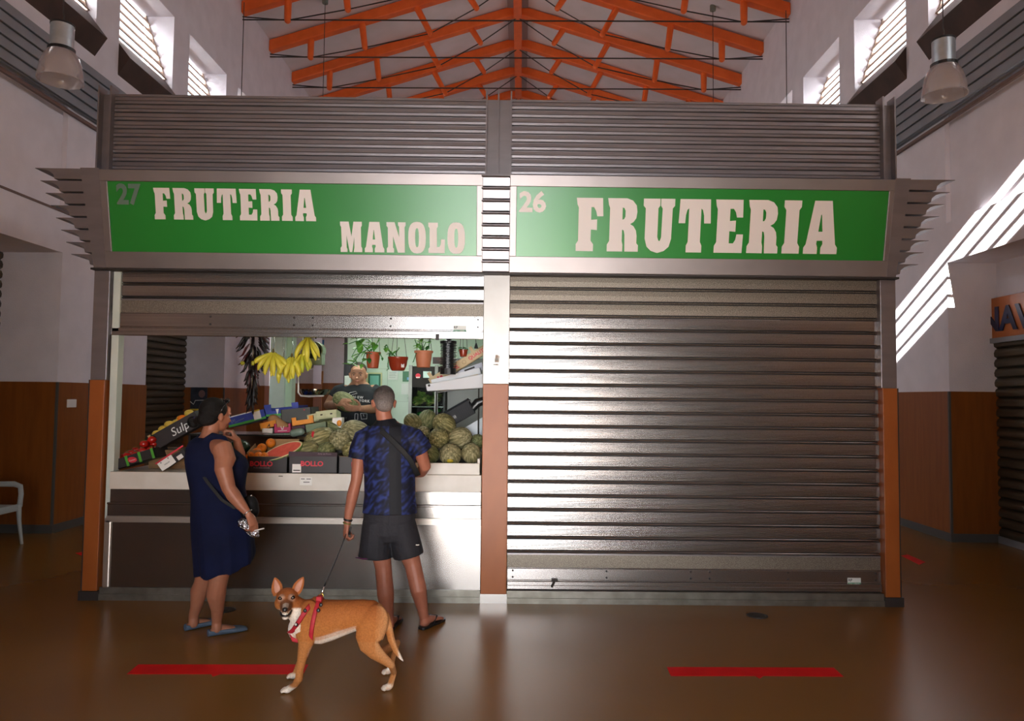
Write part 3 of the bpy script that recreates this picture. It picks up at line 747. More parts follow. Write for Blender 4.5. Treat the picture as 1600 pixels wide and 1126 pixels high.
# fluorescent lamp under the stall ceiling
fl = root('fluorescent_lamp', (-1.2, 1.4, 2.6), 'long white fluorescent batten under the stall ceiling', 'lamp')
m = MB(); m.box(-1.9, -.5, 1.36, 1.44, 2.68, 2.74); m.build('housing', mat('white_plastic', 'e8e6e2'), fl)
m = MB(); m.tube([(-1.88, 1.4, 2.665), (-.52, 1.4, 2.665)], .014, 10); m.build('tube', mat('lamp_tube', 'f4fff4', emit='f0fff0', estr=9), fl)
# ------------------------------------------------------------------ people and the dog
skin_m = vcmat('skin', rough=.5, nscale=25, namt=.06, bump=.08, spec=.4, sss=0)
def skinc(base, dark=None):
    b = lin(base)
    def fn(p, n): return b
    return fn
def fr(fwd, up=(0, 0, 1)):
    f = Vector(fwd).normalized(); u = Vector(up); r = f.cross(u).normalized(); u = r.cross(f).normalized()
    return Matrix((r, f, u)).transposed()       # local x = right of the head, y = forward, z = up
def head(mb, c, M, k=1.0, wide=1.0, ears=True):
    c = Vector(c)
    def B(p, r, a=0, ax='Z'):
        R = Matrix.Rotation(a, 3, ax)
        mb.ball(c+M @ Vector((p[0]*k*wide, p[1]*k, p[2]*k)), [r[0]*k*wide, r[1]*k, r[2]*k], 16, 10, M=M @ R)
    B((0, -.016, .036), (.074, .094, .083))
    B((0, .03, -.015), (.062, .064, .088))
    B((0, .035, -.066), (.05, .05, .038))
    B((0, .074, -.094), (.022, .018, .017))
    for s in (-1, 1):
        B((s*.036, .066, -.022), (.026, .024, .03))
        B((s*.011, .106, -.03), (.008, .009, .007))
        B((s*.03, .086, .026), (.026, .012, .01))
        if ears:
            B((s*.076, -.006, -.006), (.01, .019, .032), -s*.35); B((s*.083, -.012, .008), (.006, .015, .016), -s*.5)
    B((0, .09, .0), (.011, .014, .028)); B((0, .11, -.024), (.012, .014, .011))
    B((0, .091, -.052), (.023, .01, .006)); B((0, .089, -.065), (.02, .01, .007)); B((0, .078, .052), (.05, .02, .03))
def face_bits(par, c, M, k, wide, lipc, eyec='201510', brow='2a1c14'):
    c = Vector(c)
    def W_(p): return c+M @ Vector((p[0]*k*wide, p[1]*k, p[2]*k))
    for s in (-1, 1):
        m = MB(); m.ball(W_((s*.031, .0815, .008)), .0085*k, 12, 8); e = m.build('eye', mat('eye_white', 'a89c92', rough=.5), par, smooth=True)
        m = MB(); m.ball(W_((s*.031, .0905, .008)), .0055*k, 10, 6); m.build('iris', mat('iris_'+eyec, eyec, rough=.2), e, smooth=True)
        m = MB(); m.tube([W_((s*.014, .098, .028)), W_((s*.032, .099, .033)), W_((s*.05, .087, .027))], [.003*k, .004*k, .002*k], 6); m.build('eyebrow', mat('brow_'+brow, brow, rough=.8), par, smooth=True)
    m = MB(); m.tube([W_((-.022, .093, -.057)), W_((-.008, .101, -.0555)), (W_((0, .102, -.057))), W_((.008, .101, -.0555)), W_((.022, .093, -.057))], [.002, .0055*k, .005*k, .0055*k, .002], 8, dome=True)
    m.build('lips', mat('lips_'+lipc, lipc, rough=.45), par, smooth=True)
def hand(mb, w, d, nrm, thumb, curl=(.5, .5, .5, .5), k=1.0, spread=.06, tcurl=.3, tdir=.8):
    """w wrist, d towards the fingers, nrm out of the palm, thumb = +1/-1 side along nrm x d"""
    w = Vector(w); d = Vector(d).normalized(); nr = Vector(nrm); nr = (nr-d*nr.dot(d)).normalized(); s = nr.cross(d).normalized()*thumb
    P_ = lambda a, b, c: w+d*a*k+s*b*k+nr*c*k
    rings = []
    for a, rb, rc, off in ((-.03, .026, .021, 0), (0, .027, .02, 0), (.02, .034, .018, .002), (.05, .041, .016, .001), (.08, .042, .0135, 0), (.092, .038, .011, 0)):
        rings.append([P_(a, cos(2*pi*t/14)*rb+off, sin(2*pi*t/14)*rc) for t in range(14)])
    mb.loft(rings)
    L = ((.030, .044, .026, .022, .5), (.0105, .049, .03, .024, .5), (-.0095, .045, .028, .023, .5), (-.029, .036, .021, .019, .5))
    for i, (b, l1, l2, l3, _) in enumerate(L):
        c = curl[i]; a0 = (b/.03)*spread
        base = P_(.086-abs(b-.0105)*.25, b, 0); pts = [P_(.06, b*.9, 0), base]
        ang = c*.9; cur = base
        for l, da in ((l1, 0), (l2, c*1.25), (l3, c*.9)):
            ang += da
            dd = (d*cos(ang)+nr*sin(ang))+s*sin(a0)
            cur = cur+dd.normalized()*l*k; pts.append(cur)
        mb.tube(pts, [.010*k, .0102*k, .0095*k, .0087*k, .0078*k], 10, dome=True)
    t0 = P_(.012, .026, .004); t1 = t0+(d*.55+s*tdir+nr*.35).normalized()*.042*k
    t2 = t1+(d*.8+s*(tdir-.5)+nr*(.35+tcurl)).normalized()*.034*k; t3 = t2+(d*.85+s*(tdir-.9)+nr*(.4+tcurl)).normalized()*.026*k
    mb.tube([P_(.0, .016, .002), t0, t1, t2, t3], [.013*k, .015*k, .0125*k, .0108*k, .009*k], 10, dome=True)
def foot(mb, heel, toe, k=1.0, h=.075):
    heel = Vector(heel); toe = Vector(toe); d = (toe-heel); L = d.length; d.normalize(); s = d.cross(Vector((0, 0, 1))).normalized()
    rings = []
    for t, w, hh, zb in ((-.0, .02, .03, .012), (.08, .031, .05, .006), (.25, .032, .07, .006), (.45, .036, .052, .012), (.7, .045, .034, .008), (.88, .042, .022, .006), (.97, .03, .016, .006), (1, .012, .01, .008)):
        c = heel+d*L*t
        rings.append([Vector((c.x, c.y, 0))+s*w*k*cos(2*pi*a/14)+Vector((0, 0, zb+heel.z+hh*k*.5+hh*k*.5*sin(2*pi*a/14))) for a in range(14)])
    mb.loft(rings)
# ================= man in the blue camouflage shirt
def Mq(cx, cy, dy=0): return P(500+cx/2.68, 590+cy/2.68, -.58+dy)
def build_man():
    x, y = G(608, 986)
    r = root('person', (x+.1, y, 0), 'man seen from behind in a blue patterned shirt and black shorts holding a dog lead', 'person')
    b = MB()
    hc = Mq(267, 106); HM = fr((-.25, 1, -.12))
    head(b, hc, HM, 1.03)
    nb = Mq(274, 185, -.01)
    b.tube([hc+Vector((0, -.01, -.03)), hc+Vector((0, -.015, -.075)), nb, Mq(276, 225, 0)], [(.058, .058), (.056, .058), (.06, .06), (.09, .07)], 16, ref=(1, 0, 0), dome=True)
    # torso inside the shirt
    b.tube([Mq(276, 215, 0), Mq(283, 260), Mq(290, 340), Mq(293, 470), Mq(290, 560), Mq(287, 630)],
           [(.12, .07), (.17, .1), (.168, .105), (.155, .1), (.15, .1), (.15, .1)], 20, ref=(1, 0, 0), dome=True)
    # left arm hanging, holding the lead
    b.tube([Mq(205, 235), Mq(168, 262), Mq(163, 340, -.01), Mq(152, 432, -.015), Mq(137, 490, -.01), Mq(122, 560, -.01), Mq(116, 600, -.01), Mq(113, 618, -.01)],
           [.05, .056, .05, .041, .043, .034, (.026, .024), (.025, .022)], 14, dome=True)
    hand(b, Mq(113, 616, -.01), Mq(103, 680, -.01)-Mq(113, 616, -.01), (.85, .5, 0), 1, (.9, 1.0, 1.0, 1.0), .98, .02, .5, .5)
    # right arm bent forward onto the counter
    el = Mq(440, 372, .06)
    b.tube([Mq(372, 235), Mq(405, 266), Mq(421, 310, .02), el, Mq(424, 394, .16), Mq(392, 402, .3), Mq(384, 404, .34)], [.05, .057, .05, .044, .042, .029, .026], 14, dome=True)
    hand(b, Mq(386, 404, .33), (-.25, 1, -.12), (0, -.05, -1), -1, (.15, .18, .2, .25), .98)
    # legs
    aL = Mq(291, 1030, .0); aR = Mq(437, 1012, .05)
    b.tube([Mq(238, 600), Mq(248, 700), Mq(265, 790), Mq(270, 850, -.015), Mq(275, 905, -.02), Mq(284, 990), aL, aL-Vector((0, 0, .04))],
           [.088, .078, .062, .06, .062, .042, (.033, .037), (.034, .04)], 16, ref=(1, 0, 0), dome=True)
    b.tube([Mq(335, 600), Mq(362, 700, .02), Mq(388, 780, .02), Mq(402, 840, .0), Mq(412, 885, -.01), Mq(428, 960, .03), aR, aR-Vector((0, 0, .04))],
           [.088, .078, .062, .06, .061, .042, (.033, .037), (.034, .04)], 16, ref=(1, 0, 0), dome=True)
    hL = Vector((aL.x, aL.y-.04, .012)); tL = hL+Vector((.03, .25, 0))
    hR = Vector((aR.x-.01, aR.y-.05, .012)); tR = hR+Vector((.12, .22, 0))
    foot(b, hL, tL); foot(b, hR, tR)
    for h_, t_ in ((hL, tL), (hR, tR)):
        d = (t_-h_).normalized(); s = d.cross(Vector((0, 0, 1)))
        for i, q in enumerate((-.032, -.015, .0, .015, .03)):
            b.tube([t_-d*.035+s*q+Vector((0, 0, .012)), t_-d*(.0+.01*abs(i-1))+s*q*1.05+Vector((0, 0, .008))], [.009, .008], 8, dome=True)
    sk = lin('a66c56'); sk2 = lin('985e4a')
    hz = hc.z
    def col(p, n):
        t = .5+.5*noise.noise(p*6)
        return tuple(sk[i]*(1-t)+sk2[i]*t for i in range(3))+(1,)
    body = fuse('body', b, skin_m, r, .0055, 5, attr=col)
    # short grey hair
    h = MB(); c = hc
    def B(p, q): h.ball(c+HM @ Vector(p), q, 18, 12, M=HM)
    B((0, -.024, .042), (.079, .096, .087)); B((0, -.05, -.012), (.066, .064, .06))
    hg = lin('4c4643'); hg2 = lin('241f1d'); hs = lin('7c7572')
    def hcol(p, n):
        q = HM.transposed() @ (p-c); t = max(0, min(1, (q.z+.02)/.1)); w = .5+.9*noise.noise(Vector((q.x*60, q.y*60, q.z*25)))
        w = max(0, min(1, w)); a = tuple(hs[i]*(1-t)+hg[i]*t for i in range(3)); return tuple(a[i]*(1-w*.6*t)+hg2[i]*w*.6*t for i in range(3))+(1,)
    fuse('hair', h, vcmat('short_hair', rough=.85, nscale=220, namt=.45, bump=.8), r, .005, 3, attr=hcol)
    m = MB(); m.tube([c+HM @ Vector(q) for q in ((-.083, -.01, .012), (-.086, .03, .014), (-.08, .085, .012))], .003, 6); m.tube([c+HM @ Vector(q) for q in ((-.083, -.01, .012), (-.082, -.022, -.004))], .003, 6)
    m.build('glasses_temple', blk, r)
    # shirt
    s = MB()
    s.tube([Mq(275, 172, 0), Mq(276, 190, 0), Mq(277, 212, 0), Mq(283, 250), Mq(289, 310), Mq(291, 400), Mq(293, 490), Mq(292, 565)],
           [(.066, .068), (.09, .085), (.165, .105), (.198, .122), (.2, .128), (.186, .124), (.186, .124), (.2, .13)], 26, ref=(1, 0, 0))
    s.tube([Mq(222, 226), Mq(184, 254), Mq(168, 300, -.005), Mq(161, 338, -.008)], [.06, .078, .078, .077], 16)
    s.tube([Mq(340, 226), Mq(394, 252), Mq(415, 280, .015), Mq(429, 306, .03)], [.06, .078, .078, .077], 16)
    dk = lin('0b0d1c'); bl = lin('26356c'); md = lin('161d42'); bk = lin('0a0a12')
    x_c = Mq(325, 300).x
    def scol(p, n):
        cx = p.x-x_c+.10*(p.z-1.2)*.25
        if n.y < .2 and abs(cx) < .042: return bk
        if n.y < .3 and p.z > Mq(270, 195).z-.01 and abs(p.x-Mq(276, 0).x) < .11: return bk
        q = Vector(((p.x+p.z)*13, p.y*10, (p.z-p.x)*34)); q = q+Vector((1, 1, 1))*noise.noise(p*14)*.9
        t = .42+1.4*noise.noise(q); u = noise.noise(p*55)
        t = max(0, min(1, t+u*.25)); a = (dk, md) if t < .5 else (md, bl); t = (t*2) % 1 if t < 1 else 1
        return tuple(a[0][i]*(1-t)+a[1][i]*t for i in range(3))+(1,)
    for nn in ():
        pass
    sh = fuse('shirt', s, vcmat('shirt_cloth', rough=.7, nscale=14, namt=.2, bump=.5, sheen=0) if False else vcmat('shirt_cloth', rough=.7, nscale=14, namt=.2, bump=.5), r, .006, 4, attr=scol)
    # shorts
    s = MB()
    s.tube([Mq(290, 540), Mq(290, 590), Mq(290, 650), Mq(292, 682)], [(.182, .12), (.19, .125), (.185, .12), (.12, .1)], 22, ref=(1, 0, 0))
    s.tube([Mq(240, 600), Mq(234, 680), Mq(230, 752)], [(.105, .12), (.112, .115), (.122, .115)], 20, ref=(1, 0, 0))
    s.tube([Mq(340, 600), Mq(358, 680, .01), Mq(372, 745, .015)], [(.1, .12), (.108, .112), (.112, .108)], 20, ref=(1, 0, 0))
    sm = mat('shorts_cloth', '17161c', '1e1d24', rough=.8, scale=8, bump=.3, bscale=30)
    shorts = fuse('shorts', s, sm, r, .007, 4)
    a = Mq(176, 748, -.1); m = MB(); m.tube([Mq(152, 752, -.06), Mq(176, 757, -.115), Mq(205, 758, -.1)], [(.004, .008)]*3, 8); m.build('hem_band', mat('purple_hem', '5c1f50', rough=.7), shorts)
    a = Mq(408, 700, -.085); m = MB(); m.box(a.x-.012, a.x+.012, a.y-.004, a.y+.01, a.z-.002, a.z+.003); m.build('reflective_mark', mat('letter_white', 'efece8'), shorts)
    # sling strap
    m = MB(); pts = [Mq(232, 196, -.06), Mq(262, 226, -.118), Mq(300, 262, -.142), Mq(345, 305, -.146), Mq(378, 345, -.125), Mq(400, 388, -.075), Mq(410, 410, 0)]
    m.tube(pts, [(.002, .021)]*7, 10, ref=(0, -1, 0)); m.build('sling_strap', mat('strap_cloth', '0a0a0d', rough=.8), r, smooth=True)
    # wrist bands
    w0, w1 = Mq(118, 590, -.01), Mq(114, 606, -.01)
    m = MB(); m.tube([w0, w0*.5+w1*.5], [.0335, .0325], 20); m.build('wrist_band', blk, r, smooth=True, auto=40)
    m = MB(); m.tube([w1, w1+(w1-w0)*.3], [.0315, .031], 20); m.build('wrist_band', mat('cord_yellow', '6b6428', rough=.7), r, smooth=True, auto=40)
    # flip flops
    for h_, t_ in ((hL, tL), (hR, tR)):
        d = (t_-h_).normalized(); s = d.cross(Vector((0, 0, 1))); m = MB(); rr = []
        for t, w in ((-.08, .018), (-.04, .03), (.1, .036), (.4, .034), (.7, .047), (.95, .042), (1.08, .02)):
            c = h_+d*.255*t; rr.append([Vector((c.x, c.y, 0))+s*(w*(1 if q in (0, 3) else -1))+Vector((0, 0, .001 if q < 2 else .018)) for q in range(4)])
        m.loft([[r_[0], r_[1], r_[2], r_[3]] for r_ in rr]); f_ = m.build('flip_flop', blk, r, bevel=.003)
        m = MB(); m.tube([h_+d*.09+s*.036+Vector((0, 0, .01)), h_+d*.14+s*.034+Vector((0, 0, .055)), h_+d*.2+Vector((0, 0, .035)), h_+d*.14-s*.034+Vector((0, 0, .055)), h_+d*.09-s*.036+Vector((0, 0, .01))], [(.003, .007)]*5, 8); m.build('thong_strap', blk, f_)
    return r
man = build_man()
# ================= woman in the navy dress
def Wq(cx, cy, dy=0): return P(270+cx/2.815, 610+cy/2.815, -.78+dy)
def build_woman():
    g0 = G(340, 995)
    r = root('person', (g0[0]-.05, g0[1]+.05, 0), 'woman in a sleeveless navy dress with a black hair bun, fist at her mouth', 'person')
    b = MB()
    a = radians(53); hc = Wq(189, 113); HM = fr((cos(a), sin(a), -.08))
    head(b, hc, HM, 1.0)
    b.tube([hc+HM @ Vector((0, -.01, -.03)), hc+HM @ Vector((0, -.025, -.085)), Wq(158, 212), Wq(160, 245)], [.055, .055, (.062, .058), (.085, .075)], 16, ref=(1, 0, 0), dome=True)
    a = radians(36); fx = Vector((cos(a), sin(a), 0)); sx = Vector((sin(a), -cos(a), 0))   # body forward, her right
    b.tube([Wq(160, 228), Wq(165, 262), Wq(172, 320), Wq(190, 450), Wq(200, 600), Wq(195, 690)],
           [(.08, .1), (.1, .145), (.12, .158), (.14, .15), (.16, .165), (.14, .16)], 20, ref=fx, dome=True)
    shn = Wq(196, 258)+sx*.165; shf = Wq(176, 258)-sx*.16
    el = Wq(246, 430, -.19); wr = Wq(328, 538, -.2)
    b.tube([Wq(170, 238)+sx*.06, shn+Vector((-.01, 0, .01)), shn+Vector((.015, -.01, -.06)), Wq(222, 345, -.19), el, Wq(268, 462, -.19), Wq(300, 503, -.2), wr, Wq(334, 546, -.2)],
           [.055, .07, .07, .058, .046, .047, .038, (.026, .024), (.025, .02)], 16, dome=True)
    hand(b, Wq(333, 545, -.2), Wq(366, 610, -.21)-Wq(333, 545, -.2), (-.75, .45, -.45), -1, (.55, .6, .75, .8), .92, .05, .4, .6)
    # far arm raised, fist at the mouth
    mouth = hc+HM @ Vector((0, .1, -.06))
    wf = mouth+Vector((.062, .02, -.105)); ef = Wq(296, 345, .18)
    b.tube([shf-sx*(-.05), shf, Wq(240, 300, .2), ef, ef*.5+wf*.5+Vector((.01, 0, 0)), wf], [.05, .058, .05, .044, .04, .027], 14, dome=True)
    hand(b, wf, (mouth-wf)+Vector((.0, 0, .02)), (-.9, -.2, .1), -1, (1.1, 1.15, 1.2, 1.2), .92, .03, .6, .4)
    # legs and feet
    gn, gt = G(328, 994), G(386, 984); fn, ft = G(292, 985), G(327, 976)
    an = Vector((gn[0]+.04, gn[1]+.012, .1)); af = Vector((fn[0]+.04, fn[1]+.012, .1))
    kn = Wq(205, 815, -.09); kf = Wq(143, 805, .06)
    b.tube([Wq(205, 640, -.07), Wq(205, 740, -.08), kn, kn*.75+an*.25+Vector((-.01, -.01, 0)), kn*.62+an*.38+Vector((-.012, -.01, 0)), kn*.25+an*.75, an, an-Vector((0, 0, .05))],
           [.1, .085, .064, .064, .066, .043, .034, .034], 16, ref=(1, 0, 0), dome=True)
    b.tube([Wq(160, 640, .08), Wq(150, 740, .07), kf, kf*.75+af*.25, kf*.6+af*.4+Vector((-.01, 0, 0)), kf*.25+af*.75, af, af-Vector((0, 0, .05))],
           [.1, .085, .064, .06, .06, .042, .034, .034], 16, ref=(1, 0, 0), dome=True)
    hn = Vector((gn[0], gn[1], .005)); tn = Vector((gt[0], gt[1], .005)); hf = Vector((fn[0], fn[1], .005)); tf = Vector((ft[0]+.05, ft[1]+.05, .005))
    tn = hn+(tn-hn).normalized()*.235; tf = hf+(tf-hf).normalized()*.235
    foot(b, hn, tn, .92); foot(b, hf, tf, .92)
    s1 = lin('9c6850'); s2 = lin('8d5a44')
    def col(p, n):
        t = max(0, min(1, .5+.6*noise.noise(p*7))); return tuple(s1[i]*(1-t)+s2[i]*t for i in range(3))+(1,)
    fuse('body', b, skin_m, r, .0055, 5, attr=col)
    face_bits(r, hc, HM, 1.0, 1.0, '8a4a44')
    # hair with bun
    h = MB()
    def B(p, q): h.ball(hc+HM @ Vector(p), q, 18, 12, M=HM)
    B((0, -.026, .045), (.084, .1, .088)); B((0, -.055, -.01), (.074, .07, .065)); B((.0, -.085, -.04), (.05, .05, .035))
    h.ball(Wq(90, 138, .01), (.042, .042, .042), 16, 10); h.tube([hc+HM @ Vector((0, -.1, -.02)), Wq(110, 133)], [.035, .03], 12, dome=True)
    hm = mat('dark_hair', '070606', '100c0a', rough=.6, spec=.25, scale=14, stretch=(1, 1, 5), bump=.5, bscale=60)
    fuse('hair', h, hm, r, .006, 3)
    m = MB(); m.tube([Wq(110, 130)+Vector((-.004, 0, .0)), Wq(106, 131)], [.033, .033], 14); m.build('hair_tie', mat('hair_tie_purple', '3a3560', rough=.7), r, smooth=True)
    # sunglasses pushed up on the head
    m = MB()
    for s in (-1, 1):
        m.ball(hc+HM @ Vector((s*.035, .055, .115)), (.028, .008, .02), 12, 8, M=HM)
        m.tube([hc+HM @ Vector((s*.06, .05, .11)), hc+HM @ Vector((s*.08, .0, .07)), hc+HM @ Vector((s*.086, -.02, .03))], .0035, 6)
    m.tube([hc+HM @ Vector((-.01, .058, .118)), hc+HM @ Vector((.01, .058, .118))], .004, 6)
    m.build('sunglasses', mat('sunglass_dark', '1a1a1c', rough=.12, spec=.9), r, smooth=True)
    # dress
    s = MB()
    rows = [(206, 100, 218, .10, 0), (226, 76, 228, .135, 0), (255, 66, 262, .16, 0), (300, 62, 318, .175, 0), (335, 66, 328, .178, 0), (380, 74, 318, .17, 0), (430, 84, 312, .165, 0), (480, 90, 322, .175, 0),
            (560, 90, 338, .2, 0), (640, 96, 346, .215, 0), (715, 104, 352, .22, .0), (775, 112, 345, .215, .05)]
    rings = []
    for y, xa, xb, ry, tl in rows:
        c = Wq((xa+xb)/2, y); rx = (xb-xa)/2/620
        ring = []
        for t in range(30):
            ca, sa = cos(2*pi*t/30), sin(2*pi*t/30)
            v = c+fx*ca*rx*1.0+sx*sa*ry
            if tl: v.z += ca*tl+.012*sin(7*2*pi*t/30)
            if y > 480: v += (fx*ca+sx*sa)*.010*sin(8*2*pi*t/30)*(y-480)/300
            ring.append(v)
        rings.append(ring)
    s.loft(rings)
    for q in (1, -1): s.tube([Wq(120, 258)+sx*q*.09, Wq(122, 226)+sx*q*.105, Wq(160, 200)+sx*q*.1, Wq(203, 212)+sx*q*.095, Wq(232, 262)+sx*q*.085], [(.028, .034)]*5, 10, dome=True)
    dm = mat('navy_cloth', '0a1232', '080e28', rough=.9, spec=.2, scale=5, bump=.35, bscale=9)
    fuse('dress', s, dm, r, .007, 4)
    # necklace
    m = MB(); cn_ = Wq(163, 200); m.tube([cn_+Vector((cos(t)*.064, sin(t)*.062, -.012*cos(t))) for t in [2*pi*i/20 for i in range(20)]], .0016, 5, closed=True); m.build('necklace', mat('gold', 'b08a4a', rough=.3, metal=1), r)
    # strap and bag
    m = MB(); m.tube([Wq(92, 230, -.1), Wq(104, 330, -.155), Wq(150, 400, -.19), Wq(215, 480, -.205), Wq(270, 515, -.18), Wq(330, 505, -.14)], [(.002, .011)]*6, 8, ref=(0, -1, 0)); m.build('bag_strap', MATS['strap_cloth'], r)
    bg = MB(); c = Wq(338, 515, -.06)
    bg.ball(c, (.062, .055, .088), 20, 12); bg.ball(c+Vector((0, 0, -.02)), (.066, .058, .07), 20, 12)
    leather = mat('black_leather', '0e0e0f', '151516', rough=.65, spec=.2, scale=20, bump=.2)
    bag = fuse('handbag', bg, leather, r, .006, 3)
    m = MB(); m.ball(Wq(345, 462, -.1), .007, 8, 6); m.build('buckle', mat('chrome', 'd8d8da', rough=.15, metal=1), bag, smooth=True)
    # bracelet
    m = MB(); w = Wq(329, 537, -.2); d = (wr-el).normalized(); u, v_ = frame(d); m.tube([w+u*cos(t)*.031+v_*sin(t)*.031 for t in [2*pi*i/18 for i in range(18)]], .004, 6, closed=True); m.build('bracelet', mat('silver', 'b8b6b4', rough=.25, metal=1), r, smooth=True)
    # flat shoes
    shm = mat('shoe_blue_grey', '4c5c70', '435264', rough=.7, scale=20)
    for h_, t_ in ((hn, tn), (hf, tf)):
        d = (t_-h_).normalized(); sd = d.cross(Vector((0, 0, 1))); rr = []; k = MB()
        for t, w, hh in ((-.06, .022, .05), (.0, .034, .08), (.15, .039, .08), (.42, .043, .07), (.7, .051, .046), (.9, .048, .038), (1.02, .034, .03), (1.08, .014, .018)):
            c = h_+d*.235*t; n_ = 16
            rr.append([Vector((c.x, c.y, 0))+sd*w*cos(2*pi*q/n_)+Vector((0, 0, max(.001, .001+hh*(.5+.5*sin(2*pi*q/n_))))) for q in range(n_)])
        # an open top: only the lower wall near the ankle, full toe cap in front
        k.loft(rr[4:]);
        for j in range(4):
            pass
        rr2 = []
        for ring in rr[:5]: rr2.append([Vector((v.x, v.y, min(v.z, .04 if ring is not rr[0] else .055))) for v in ring])
        k.loft(rr2)
        k.build('ballet_shoe', shm, r, smooth=True, auto=60)
    return r
woman = build_woman()
# foil wrapped roll and cigarette held by the woman
foil = mat('foil', 'd8d8da', '9a9a9e', rough=.22, metal=1, scale=40, bump=1, bscale=60)
a, c = Wq(297, 574, -.165), Wq(372, 637, -.175)
m = MB(); ps = [a+(c-a)*t for t in (0, .06, .25, .5, .75, .94, 1)]; m.tube(ps, [.02, .032, .035, .033, .031, .028, .014], 16, dome=True)
for v in m.v: v += Vector((noise.noise(v*40), noise.noise(v*40+Vector((9, 0, 0))), noise.noise(v*40+Vector((0, 9, 0)))))*.006
m.build('foil_roll', foil, label='foil wrapped roll held in the lowered hand of the woman in the navy dress', cat='food', smooth=True, auto=25)
m = MB(); a, c = Wq(358, 616, -.2), Wq(401, 606, -.215); m.tube([a, a+(c-a)*.3, c], [.004, .004, .004], 8); r = m.build('cigarette', mat('letter_white', 'efece8'), label='white cigarette between the fingers of the woman in navy', cat='cigarette')
# ================= shopkeeper
def Kq(cx, cy, dy=0): return P(500+cx/10.23, 560+cy/10.23, 1.5+dy)
def build_keeper():
    c0 = Kq(620, 900); r = root('person', (c0.x, 1.5, .22), 'shopkeeper in a black printed T-shirt standing behind the fruit holding a melon', 'person')
    b = MB(); hc = Kq(612, 262); HM = fr((.08, -1, -.12)); kk, wd = .98, 1.1
    head(b, hc, HM, kk, wd)
    b.tube([hc+Vector((0, .02, -.03)), Kq(625, 400, .01), Kq(632, 470, .02)], [(.07, .066), (.075, .07), (.11, .08)], 16, ref=(1, 0, 0), dome=True)
    b.tube([Kq(630, 470, .02), Kq(625, 560, .02), Kq(625, 760, .01), Kq(625, 1000, 0), Kq(625, 1300, .02)], [(.12, .08), (.17, .11), (.18, .13), (.19, .16), (.17, .14)], 20, ref=(1, 0, 0), dome=True)
    eR = Kq(135, 750, -.04); wR = Kq(275, 720, -.36)
    b.tube([Kq(400, 510), Kq(300, 550), Kq(200, 650, -.02), eR, Kq(200, 742, -.14), wR], [.06, .07, .055, .05, .045, .03], 14, dome=True)
    hand(b, wR, Kq(372, 690, -.43)-wR, (.55, .75, -.3), -1, (.5, .55, .6, .6), .98)
    eL = Kq(930, 800, -.03); wL = Kq(645, 800, -.36)
    b.tube([Kq(850, 510), Kq(930, 560), Kq(955, 680, -.02), eL, Kq(800, 806, -.16), wL], [.06, .07, .055, .05, .045, .03], 14, dome=True)
    hand(b, wL, Kq(500, 800, -.42)-wL, (-.1, .75, .55), 1, (.25, .28, .3, .3), .98, .1, .1, 1.0)
    for s in (-1, 1):
        x_ = c0.x+s*.1; b.tube([(x_, 1.5, 1.1), (x_, 1.5, .7), (x_, 1.52, .32)], [.09, .07, .045], 14); foot(b, (x_, 1.56, .225), (x_+s*.03, 1.32, .225))
    s1 = lin('b08468'); s2 = lin('9c6f56')
    def col(p, n):
        t = max(0, min(1, .5+.6*noise.noise(p*7))); return tuple(s1[i]*(1-t)+s2[i]*t for i in range(3))+(1,)
    fuse('body', b, skin_m, r, .006, 4, attr=col); face_bits(r, hc, HM, kk, wd, '8f5648', brow='3a2a20')
    h = MB(); h.ball(hc+HM @ Vector((0, -.03, .05)), (.082, .088, .082), 16, 10, M=HM)
    h.ball(hc+HM @ Vector((0, -.055, 0)), (.076, .06, .06), 16, 10, M=HM)
    fuse('hair', h, mat('grey_brown_hair', '2c221c', '40342c', rough=.8, scale=60), r, .007, 3)
    s = MB()
    s.tube([Kq(628, 412, .02), Kq(630, 452, .02), Kq(625, 540, .02), Kq(625, 700, .01), Kq(625, 900, .0), Kq(625, 1200, .01)], [(.088, .085), (.17, .115), (.225, .145), (.22, .16), (.215, .18), (.205, .18)], 24, ref=(1, 0, 0))
    s.tube([Kq(420, 505), Kq(310, 545), Kq(230, 640, -.015)], [.075, .085, .08], 14); s.tube([Kq(830, 505), Kq(930, 560), Kq(958, 680, -.015)], [.075, .085, .08], 14)
    sh = fuse('t_shirt', s, mat('black_cotton', '12161c', '171c22', rough=.85, scale=6, bump=.3, bscale=16), r, .008, 4)
    tw = mat('print_white', 'd8dad8', rough=.6)
    def ln(pts):
        m = MB()
        m.tube([Kq(x, y, -.185) for x, y in pts], .0022, 5); m.build('print_line', tw, sh)
    yv = Kq(600, 600, -.165).y
    for s_, x, y, sz in (('N·EW', 530, 632, .034), ('YORK', 622, 690, .034)):
        o = Kq(x, y, -.19); put_text(s_, tw, sh, o, (1, 0, -.05), (0, .06, 1), sz, bold=.02, depth=.006, name='print_word', space=1.25)
    ln([(425, 585), (480, 545), (570, 525), (595, 555), (520, 575), (470, 605)])
    ln([(560, 880), (605, 880), (603, 975), (555, 972), (560, 880)]); ln([(648, 875), (750, 880), (748, 962), (662, 968), (648, 875)]); ln([(690, 890), (702, 925)])
    put_text('II·Y', mat('print_grey', '6a706e', rough=.6), sh, Kq(370, 968, -.19), (1, 0, 0), (0, .03, 1), .03, bold=.02, depth=.006, name='print_word')
    m = MB(); m.box(*sorted((Kq(560, 0, 0).x, Kq(690, 0, 0).x)), Kq(0, 0, -.2).y, Kq(0, 0, -.185).y, Kq(0, 775).z, Kq(0, 700).z); m.build('green_patch', mat('print_green', 'a8bf9c', rough=.7), sh)
    m = MB(); m.tube([(c0.x, 1.5, 1.15), (c0.x, 1.5, .95)], [(.19, .15), (.19, .15)], 16, ref=(1, 0, 0))
